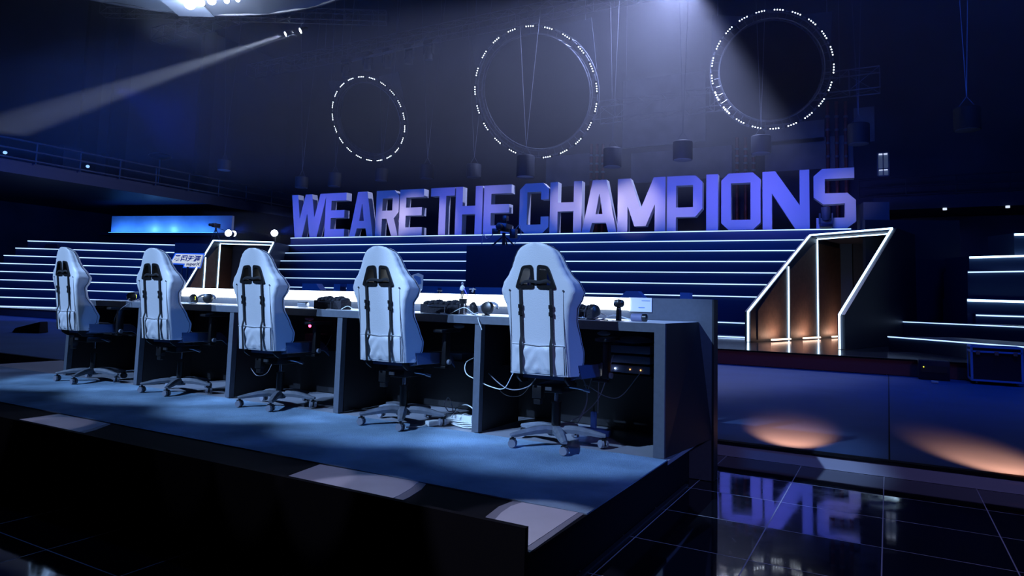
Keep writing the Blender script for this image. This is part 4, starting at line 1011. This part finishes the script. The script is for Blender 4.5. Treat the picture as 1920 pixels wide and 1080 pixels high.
# bottle-like roll right of second chair
def foam_box(px0, px1, Y, h, label, holder=True):
    x0, x1 = onx(px0, Y), onx(px1, Y); w = x1-x0
    t = thing('foam_case', label, 'case', ((x0+x1)/2, Y, T))
    MB().box((0, 0, h*.32), (w, .12, h*.64)).bevel(.006).build('case_base', M_fur, t)
    m = MB()
    for i in range(7): u = -w/2+w*(i+.5)/7; m.ell((u, .01, h*.68), (w/9, .05, h*.20+.006*((i*37) % 3)), 10, 6)
    m.build('foam_top', M_fur, t)
    if holder:
        MB().tube([(-w*.28, -.075, h*.52), (w*.18, -.075, h*.52), (w*.26, -.068, h*.86)], .0028).tube([(-w*.28, -.075, h*.52), (-w*.2, -.07, h*.84)], .0022).tube([(w*.18, -.075, h*.52), (w*.18, -.075, .003)], .0032).box((w*.18, -.078, .004), (.05, .03, .006)).build('wire_stand', M_chrome, t)
    return t
foam_box(598, 649, 4.10, .11, 'dark foam-topped case on the desk left of the second chair from the right')
foam_box(797, 868, 4.14, .105, 'dark foam-topped case on the desk beside the small figurine')
foam_box(1076, 1117, 4.30, .10, 'dark foam-topped case right of the nearest chair')
# mug-like round pot on thin legs carrying a small plain figurine
fx = onx(868, 4.06)
t = thing('round_pot', 'round black pot on thin wire legs under the figurine', 'pot', (fx, 4.06, T))
MB().lathe([(.020, .075), (.028, .08), (.030, .11), (.031, .112), (.027, .112), (.026, .10)], 20).build('pot_bowl', M_blackpl, t)
MB().tube([(-.016, -.015, .078), (-.018, -.02, .002)], .0025).tube([(.018, -.015, .078), (.02, -.02, .002)], .003).tube([(0, .02, .078), (0, .025, .002)], .0025).build('pot_leg', M_chrome, t)
t = thing('figurine', 'tiny standing figurine in white top holding a violet blade', 'figurine', (fx-.010, 4.06, T+.1125))
MB().tube([(-.006, 0, 0), (-.007, 0, .03), (-.004, 0, .055)], .0045, 6).tube([(.006, 0, 0), (.007, 0, .03), (.004, 0, .055)], .0045, 6).build('figurine_legs', M_blackpl, t)
MB().ell((0, 0, .075), (.012, .008, .024)).tube([(-.010, 0, .09), (-.017, -.002, .075), (-.014, -.008, .06)], .0035, 6).tube([(.010, 0, .09), (.018, -.002, .078), (.016, -.008, .068)], .0035, 6).build('figurine_torso', M_white, t)
MB().ell((0, 0, .108), (.009, .009, .011)).build('figurine_head', M_caster, t)
MB().prism([[(0, 0), (.007, .002), (.040, -.05), (.036, -.055)]], (.016, -.010, .072), (1, 0, 0), (0, 0, 1), (0, .002, 0)).build('violet_blade', mat('violet_plastic', (.18, .16, .7), .4), t, smooth=0)
# gooseneck microphones
def goose(px0, py0, px1, py1, Y, label):
    a, b = aty(px0, py0, Y), aty(px1, py1, Y)
    t = thing('gooseneck_microphone', label, 'microphone', (b.x, Y, T))
    r = Vector((a.x-b.x, 0, a.z-T))
    MB().tube(bez([(0, 0, .006), tuple(r*.5+Vector((.004, 0, -.01))), tuple(r*.92)]), .0022).build('gooseneck', M_blackpl, t)
    MB().box(tuple(r), (.05, .012, .007)).box(tuple(r*.96), (.010, .01, .03), ry=.4).build('microphone_head', M_caster, t)
    MB().cyl((0, 0, .0), (0, 0, .008), .028, n=20).build('microphone_base', M_blackpl, t)
goose(886, 542, 911, 588, 3.96, 'thin gooseneck microphone bent left over the headset beside the nearest chair')
o = MB().tube([(0, 0, 0), (0, 0, .085)], .0018).box((0, 0, .087), (.045, .008, .004)).cyl((0, 0, 0), (0, 0, .004), .02).build('thin_stand', M_chrome); o.location = (onx(823, 4.5), 4.5, T); tag(o, 'thin metal T-shaped stand behind the foam case and figurine', 'stand')
o.scale = (1, 1, 2.0)
# handheld gimbal-like device standing near the right end
dx = aty(1160, 597, 4.0).x
t = thing('handheld_device', 'black handheld device with rounded head standing upright near the desk end', 'device', (dx, 4.0, T), .2)
MB().lathe([(.0165, 0), (.018, .004), (.0165, .06), (.015, .078), (.012, .085)], 20).build('grip', M_blackpl, t)
MB().lathe([(.010, .082), (.028, .088), (.034, .10), (.034, .116), (.028, .128), (.010, .134), (1e-4, .135)], 24).build('rounded_head', M_blackpl, t)
MB().ell((-.018, -.026, .112), (.011, .008, .012)).build('glossy_button', M_chrome, t)
MB().box((0, -.01, .0015), (.07, .05, .003)).build('foot_plate', M_alu, t, smooth=0)
# blue-grey can lying down at the right of it
cx0, cx1 = aty(1184, 598, 4.05).x, aty(1213, 600, 4.05).x
t = thing('small_speaker', 'bluish cylindrical speaker lying beside the handheld device', 'speaker', (cx0, 4.05, T+.024))
MB().lathe([(.020, 0), (.0235, .003), (.0235, (cx1-cx0)*.70), (.021, (cx1-cx0)*.72)], 24, axis='x').build('speaker_body', mat('blue_grey_mesh', (.20, .22, .38), .6), t)
MB().lathe([(.021, (cx1-cx0)*.72), (.0235, (cx1-cx0)*.74), (.0235, (cx1-cx0)*.97), (.019, (cx1-cx0))], 24, axis='x').build('end_cap', M_blackpl, t)
# cables lying on the desk
def cable(pts, r, m, label, grp=None, name='cable'):
    o = MB().tube(bez(pts, 8), r, 6).build(name, m); return tag(o, label, 'cable', grp)
def dk_(px, Y, dz=.004): return (onx(px, Y), Y, T+dz)
cable([dk_(1090, 4.3), dk_(1110, 3.98), dk_(1128, 4.2, .03), dk_(1140, 4.35, .02), dk_(1120, 4.4, .045), dk_(1105, 4.3, .03)], .003, M_cable, 'grey cable looping on the desk right of the nearest chair')
cable([dk_(1098, 4.1), dk_(1125, 3.95), dk_(1143, 4.15, .025), dk_(1155, 4.3, .03), dk_(1180, 4.2, .01), dk_(1190, 4.12, .012)], .004, M_wcable, 'pale cable running from the headset to the small speaker')
cable([dk_(1085, 4.0), dk_(1100, 3.95, .006), dk_(1120, 3.97), dk_(1140, 3.93)], .003, M_strap, 'black cable lying along the front of the desk near the right end')
cable([dk_(845, 4.02), dk_(870, 4.0, .05), dk_(888, 3.96, .012), dk_(896, 3.9), (onx(899, 3.862), 3.855, DZ-.03), (onx(905, 3.85), 3.85, DZ-.09)], .0028, M_wcable, 'white cable dropping over the desk edge by the figurine')
cable([dk_(862, 4.2), dk_(880, 4.15, .06), dk_(893, 4.05, .015), dk_(885, 4.0, .006), dk_(898, 3.95, .02)], .003, M_cable, 'grey cable curled beside the headset near the figurine')
cable([dk_(640, 4.02), dk_(652, 4.0, .03), dk_(664, 3.97, .006), dk_(672, 3.95)], .0028, M_wcable, 'white cable beside the foam case behind the second chair from right')
cable([dk_(340, 4.05), dk_(350, 4.0, .01), dk_(358, 3.95), dk_(366, 3.97, .012), dk_(352, 4.1)], .004, M_wcable, 'white cable bundle left of the headset')
cable([dk_(262, 4.0, .03), (onx(240, 3.84), 3.84, DZ-.02), (onx(222, 3.82), 3.82, DZ-.10), (onx(216, 3.84), 3.84, DZ-.20), (onx(221, 3.9), 3.9, DZ-.27)], .003, M_cable, 'thin cable hanging off the desk between the two leftmost chairs')
for px, lab in ((458, 'pale bottle-shaped holder on the desk behind the middle chair'), (560, 'pale tube lying on the desk right of the middle chair')):
    o = MB().lathe([(.015, 0), (.024, .006), (.024, .10), (.016, .11)], 20, axis='x').build('tube_holder', M_alu); o.location = (onx(px, 4.3), 4.3, T+.025); tag(o, lab, 'holder')
# blue and white flag card behind the second chair from right
a = aty(773, 545, 4.9); t = thing('flag_card', 'small blue and white card flag rising behind the desk', 'flag', (a.x, 4.95, 0))
za, zb2 = aty(780, 516, 4.95).z, aty(780, 542, 4.95).z
MB().prism([[(-.05, zb2), (.075, zb2-.005), (.078, za), (.02, za+.02), (-.05, za)]], (0, 0, 0), (1, 0, 0), (0, 0, 1), (0, .006, 0)).build('card', M_paper, t, smooth=0)
MB().prism([[(-.045, zb2+.02), (.06, zb2+.05), (.05, za-.02), (-.02, za+.0)]], (0, -.002, 0), (1, 0, 0), (0, 0, 1), (0, .0015, 0)).build('blue_emblem', M_bluefab, t, smooth=0)
MB().tube([(-.03, .012, .003), (-.03, .012, za)], .005).build('card_stick', M_chrome, t)

# ================================================================== UNDER THE DESK
SHZ = HP+.427+.0015
def shelf_box(px, w, h, d, label, m, name='console_unit', Y=4.32, lights=None):
    o = thing(name, label, 'electronics', (onx(px, Y), Y, SHZ)); MB().box((0, 0, h/2), (w, d, h)).bevel(.006).build('housing', m, o)
    if lights: MB().ell((-w*.3, -d/2-.003, h*.5), (.005, .004, .005)).build('indicator_light', lights, o)
    return o
M_box = mat('blue_grey_box', (.10, .14, .22), .5)
# stacked oval-topped computers at the right bay
o = thing('computer_unit', 'dark stacked computer unit with rounded top under the right end of the desk', 'computer', (onx(1190, 4.3), 4.3, SHZ))
for k in range(3): MB().box((0, 0, .035+k*.062), (.30, .26, .05)).bevel(.010).build('unit_tier', M_box, o)
MB().ell((0, 0, .205), (.13, .12, .035), 24, 8).build('rounded_top', M_box, o)
for x in (-.08, .02, .09): MB().ell((x, -.135, .035), (.004, .003, .004)).build('indicator_light', E_lamp if x < 0 else E_orange, o)
shelf_box(860, .22, .05, .2, 'flat grey box on the shelf left of the nearest desk leg', M_box)
shelf_box(930, .26, .06, .2, 'pale blue box on the shelf behind the nearest chair', M_box)
shelf_box(600, .16, .12, .16, 'dark unit glowing red under the desk between the third and fourth chairs', M_case, lights=None)
o = MB().ell((0, 0, 0), (.013, .01, .013)).build('red_signal_lamp', E_red); p = aty(581, 611, 4.22); o.location = (p.x, 4.22, p.z); tag(o, 'small glowing red lamp under the desk between the third and fourth chairs', 'indicator lamp'); 
for px, Y in ((1133, 4.2), (862, 4.2), (581, 4.2), (395, 4.15)):   # pale mice on a lower tray
    o = MB().ell((0, 0, 0), (.045, .028, .016), 16, 8).build('clamp_knob', M_caster); o.location = (onx(px, 4.1), 4.1, DZ-.085); tag(o, {1133: 'rounded pale clamp under the desk edge right of the nearest chair', 862: 'rounded pale clamp under the desk edge left of the nearest chair', 581: 'rounded pale clamp under the desk edge above the red lamp', 395: 'rounded pale clamp under the desk behind the arm of the second chair from left'}[px], 'clamp', 'clamps under the desk edge')
def uw(px, py, Y): p = aty(px, py, Y); return (p.x, p.y, p.z)
cable([uw(905, 690, 4.0), uw(950, 728, 3.95), uw(990, 725, 3.95), uw(1010, 700, 4.05), uw(1020, 680, 4.2)], .0035, M_cable, 'dark cable looping under the desk behind the nearest chair')
cable([uw(925, 640, 4.15), uw(925, 690, 4.1), uw(940, 735, 4.05), uw(975, 742, 4.1), uw(1000, 715, 4.2)], .003, M_strap, 'black cable loop under the desk beside the nearest chair')
cable([uw(895, 668, 4.15), uw(874, 680, 4.0), uw(874, 700, 3.96), uw(893, 712, 3.93), uw(920, 725, 3.9), uw(945, 728, 3.86), uw(962, 700, 3.8)], .0035, M_wcable, 'white cable hanging from the shelf past the nearest desk leg')
cable([uw(1080, 690, 4.1), uw(1097, 720, 4.1), uw(1100, 755, 4.1), uw(1085, 790, 4.1), uw(1070, 805, 4.12)], .0035, M_cable, 'grey cable hanging right of the gas lift of the nearest chair')
cable([uw(1150, 665, 4.15), uw(1135, 715, 4.15), uw(1120, 750, 4.15), uw(1095, 775, 4.15), uw(1070, 790, 4.15)], .0035, M_cable, 'grey cable sweeping down from the computer unit')
cable([uw(1113, 700, 4.2), uw(1103, 730, 4.2), uw(1098, 760, 4.2), uw(1085, 785, 4.2)], .003, M_cable, 'thin grey cable hanging behind the nearest chair')
cable([uw(1200, 700, 4.1), uw(1165, 742, 4.1), uw(1138, 744, 4.1), uw(1105, 725, 4.1), uw(1095, 722, 4.1)], .003, M_cable, 'thin dark cable sagging under the right end of the desk')
cable([uw(1125, 690, 4.25), uw(1122, 730, 4.25), uw(1121, 775, 4.25)], .0025, M_cable, 'thin power lead dropping to the blue plug')
for px, a_, b_ in ((580, 640, 660), (470, 690, 705)):
    cable([uw(px, a_, 4.05), uw(px+12, a_+14, 4.0), uw(px+30, a_+10, 4.1), uw(px+42, a_-12, 4.2)], .003, M_cable, 'thin cable sagging under the desk beside the '+('fourth chair from the left' if px == 580 else 'middle chair'))
p = atz(1121, 812, HP); o = thing('power_adapter', 'blue power plug standing upright on an adapter under the desk', 'power adapter', (p.x, 4.3, HP+.004))
MB().box((0, 0, .02), (.24, .07, .04)).bevel(.005).build('adapter_block', M_bluefab, o); MB().box((-.0, 0, .095), (.035, .03, .11)).bevel(.004).build('upright_plug', M_bluefab, o); MB().cyl((0, 0, .15), (0, 0, .19), .006, .003).build('strain_relief', M_blackpl, o)
# white power strips and coiled cable on the platform
p = atz(855, 795, HP+.03); cxs = p.x; cys = p.y
t = thing('power_strip', 'white power strip bundled in its own cable beside the desk leg', 'power strip', (atz(865, 797, HP).x, atz(865, 797, HP).y, HP+.006), -.35)
MB().box((0, 0, .045), (.30, .06, .045), ry=-.06).bevel(.006).build('strip_body', M_wcable, t)
m = MB()
for k in range(4):
    m.box((-.10+.06*k, 0, .068+.0035*k-.006), (.028, .03, .003), ry=-.06)
m.build('socket', M_cable, t, smooth=0)
m = MB()
for k in range(5):
    r1, r2 = .17-.010*k, .055-.004*k; pts = [(r1*math.cos(a)+.01*math.sin(3*a+k), r2*math.sin(a)-.015, .006+.007*k+.006*math.sin(2*a+k)) for a in [2*PI*i/28 for i in range(28)]]
    m.tube(pts, .0042, 6, True)
m.tube(bez([(-.12, .02, .05), (-.17, .03, .12), (-.21, .03, .155), (-.25, .03, .10), (-.20, .03, .06), (-.13, .02, .07)]), .004)
m.tube(bez([(-.12, .02, .05), (-.10, .03, .10), (.02, .02, .135), (.13, .0, .12), (.17, -.02, .08), (.16, -.03, .04)]), .004)
for k in (-.07, .03): m.tube([(k+.03*math.sin(a)*.3, .036*math.cos(a), .045+.032*math.sin(a)) for a in [2*PI*i/16 for i in range(16)]], .004, 6, True)
m.build('coiled_cable', M_wcable, t)
a, b = atz(806, 800, HP), atz(846, 795, HP)
t = thing('power_strip', 'plain white power strip lying behind the caster of the second chair from right', 'power strip', ((a.x+b.x)/2, (a.y+b.y)/2, HP+.006), math.atan2(b.y-a.y, b.x-a.x))
MB().box((0, 0, .018), ((b-a).length+.05, .045, .035)).bevel(.005).build('strip_body', M_wcable, t)
MB().tube(bez([(-.12, 0, .01), (-.18, -.02, .006), (-.24, .01, .006), (-.29, 0, .01)]), .0045).build('power_lead', M_wcable, t)
cable([(atz(700, 757, HP).x-.25, 4.0, HP+.012), (-3.62, 4.06, HP+.012), (-3.50, 4.1, HP+.012), (-3.3, 4.15, HP+.012)], .005, M_strap, 'black cable lying on the platform by the fourth desk leg')

# ================================================================== LIGHT
def spot(name, loc, tgt, power, col, deg, blend=.3, r=.05): return light(name, 'SPOT', loc, power, col, tgt, spot_size=math.radians(deg), spot_blend=blend, shadow_soft_size=r)
KC = (.36, .58, 1.)
for i, (x, y, rz, _) in enumerate(spots):
    spot('chair_spot', (x-2.6, y-6.4, HP+5.6), (x+.25, 4.56, HP), 3300, KC, 14.2, .4, .05)
# letter wash: broad blue and violet lights with warmer hot patches
def sgn(px, z): q = onp(px, 400, SP, NS); return Vector((q.x, q.y, z))
BLU, VIO, HOT = (.02, .10, 1.), (.20, .16, 1.), (.95, .80, 1.)
for px, z, col, pw, deg in ((560, 4.4, BLU, 260, 50), (700, 4.6, BLU, 260, 50), (860, 4.8, BLU, 260, 50), (1000, 4.2, BLU, 260, 50), (1120, 5.2, BLU, 260, 50), (1240, 4.8, BLU, 260, 50), (1380, 4.8, BLU, 260, 50), (1500, 4.8, BLU, 260, 50), (1590, 5.2, BLU, 300, 50),
                            (575, 4.2, VIO, 420, 30), (640, 4.8, VIO, 420, 30), (870, 4.6, VIO, 420, 30), (1290, 5.0, VIO, 420, 30), (1390, 4.8, VIO, 450, 30), (1480, 4.8, VIO, 450, 30),
                            (738, 4.3, HOT, 330, 15), (775, 4.5, HOT, 260, 15), (822, 4.2, HOT, 200, 15), (1068, 4.6, HOT, 260, 16), (1125, 4.6, HOT, 330, 15), (1190, 4.5, HOT, 420, 18), (1275, 4.3, HOT, 120, 12), (1592, 4.6, HOT, 110, 16), (930, 4.9, HOT, 90, 18)):
    q = sgn(px, z); sp_ = q-NS*7+DS*(-1.5); sp_.z = 5.35; spot('letter_wash', sp_, q, pw*(1.25 if col is BLU else 1.5 if col is VIO else 3.0), col, deg, .9, .15)
# blue ambience over stage
light('blue_ambience', 'AREA', (-9, 10.5, 8), 150, (.01, .13, 1.), (-9, 11.2, 0), shape='RECTANGLE', size=26, size_y=2, spread=math.radians(62))
light('blue_ambience', 'AREA', (-10, 15, 5.4), 120, (.01, .12, 1.), (-10, 21, 1.5), shape='RECTANGLE', size=16, size_y=1, spread=math.radians(90))
light('blue_ambience', 'AREA', (-24, 12, 5.4), 420, (.005, .12, 1.), (-31, 24, 2), shape='RECTANGLE', size=8, size_y=8)
light('blue_ambience', 'AREA', (4, 10, 12), 420, (.01, .10, 1.), (8, 24, 3), shape='RECTANGLE', size=8, size_y=8)
wb = atx(338, 232, -37.9); wb = wb if wb.y < 33.8 else aty(338, 232, 33.9); spot('blue_wall_beam', wb+Vector((7, -8, -1.0)), wb, 2600, (.005, .03, 1.), 24, 1., .2)
# orange pools on the blue floor
for (xa, ya), (xb, yb), pw in (((1486, 838), (1480, 775), 420), ((1912, 893), (1760, 812), 420)):
    a, b = atz(xa, ya, ZF), atz(xb, yb, ZF); d = (b-a).normalized(); sp_ = a-d*.55+Vector((0, 0, .5)); spot('orange_footlight', sp_, a+d*.42, pw*2.2, (1., .27, .09), 36, .9, .03)
for X in (-5.2, -3.2, -1.2): spot('blue_letter_fill', (X, 1.5, 4.4), (X, 5.3, 1.05), 260, (.02, .22, 1.), 26, 1., .3)  # added fill without a fixture, lifts the blue letters above the panel
for X, dg, pw in ((-1.22, 8.2, 75), (-2.1, 6.6, 40), (-2.5, 6.6, 26), (-2.95, 6.6, 12), (-4.75, 6.6, 22), (-5.2, 6.6, 22)): spot('patch_fill_spot', (X-.2, .0, 5.2), (X, 2.36, HP), pw*9, (.72, .72, 1.), dg, .35, .01)  # added lamps with no fixture, brighten only the painted reflection patches
spot('edge_fill', (4, -1, 4.2), (.2, 5.54, .05), 420, (.38, .36, 1.), 50, .8, .3)  # added fill from out of view, brightens the stage floor's edge trim
spot('blue_side_fill', (5.5, 4.6, 4.6), (-2.6, 3.9, .9), 700, (.03, .20, 1.), 34, 1., .2)  # added blue fill on the right-hand sides of chairs and seats
# white beams and the big top glow in the haze
spot('beam', p1+(TG-p1).normalized()*.15, TG, 45000, (.62, .74, 1.), 6.5, .5, .05)
spot('beam', p2+(TG-p2).normalized()*.15, TG, 45000, (.62, .74, 1.), 6.5, .5, .05)
S0 = atd(1285, -48, 25); ang = math.radians(115); tg = atd(1285+math.cos(ang)*400, -48+math.sin(ang)*400, 24.5)
spot('overhead_flood', S0, tg, 7500, (.46, .54, 1.), 104, .12, .3)
for w_, d in ((w1, (.9, -.25, .08)), (w3, (.95, -.25, .05))): spot('blue_wash_beam', w_+Vector(d).normalized()*.3, w_+Vector(d)*5, 700, (.02, .08, 1.), 24, .8, .1)

# ================================================================== WORLD (hazy hall air), CAMERA, VIEW
wd = bpy.data.worlds.new('World'); bpy.context.scene.world = wd; wd.use_nodes = True
wn = wd.node_tree; wn.nodes['Background'].inputs[0].default_value = (0, 0, 0, 1); wn.nodes['Background'].inputs[1].default_value = 0
def haze(name, c, d, rz, dens, label):
    m = bpy.data.materials.new('stage_haze'); m.use_nodes = True; nt = m.node_tree; nt.nodes.remove(nt.nodes['Principled BSDF'])
    v = nt.nodes.new('ShaderNodeVolumeScatter'); v.inputs['Color'].default_value = (.9, .92, 1., 1); v.inputs['Density'].default_value = dens; v.inputs['Anisotropy'].default_value = .15
    nt.links.new(v.outputs[0], nt.nodes['Material Output'].inputs['Volume'])
    o = MB().box((0, 0, 0), d).build(name, m, smooth=0); o.location = c; o.rotation_euler = (0, 0, rz)
    return tag(o, label, 'haze', kind='stuff')
haze('haze', (-9, 19.5, 11.75), (55, 28.6, 12.1), 0, .016, 'thin stage haze filling the upper hall around the rings and beams')
wc = (w1+w3)/2+DC*1.0-NC*.4; haze('haze', wc, (5.6, 1.6, 1.6), math.radians(YAW), .02, 'faint patch of haze catching the blue beams above the left portal')
cam = bpy.data.cameras.new('Camera'); co = bpy.data.objects.new('Camera', cam); C.objects.link(co)
M3 = Matrix((RT, UP, -FW)).transposed(); co.matrix_world = Matrix.Translation(EYE) @ M3.to_4x4()
cam.sensor_width = 36; cam.lens = 36*F/1920; cam.shift_y = -(540-CY)/1920; cam.clip_start = .05; cam.clip_end = 200
sc = bpy.context.scene; sc.camera = co
sc.view_settings.view_transform = 'Standard'; sc.view_settings.look = 'None'; sc.view_settings.exposure = 0; sc.view_settings.gamma = 1; sc.view_settings.use_curve_mapping = False
cy = sc.cycles
cy.use_denoising = True
try: cy.denoiser = 'OPENIMAGEDENOISE'
except Exception: pass
cy.volume_bounces = 0; cy.max_bounces = 5; cy.diffuse_bounces = 2; cy.glossy_bounces = 3; cy.sample_clamp_indirect = 4; cy.sample_clamp_direct = 0; cy.use_light_tree = True; cy.use_adaptive_sampling = False
cy.caustics_reflective = False; cy.caustics_refractive = False
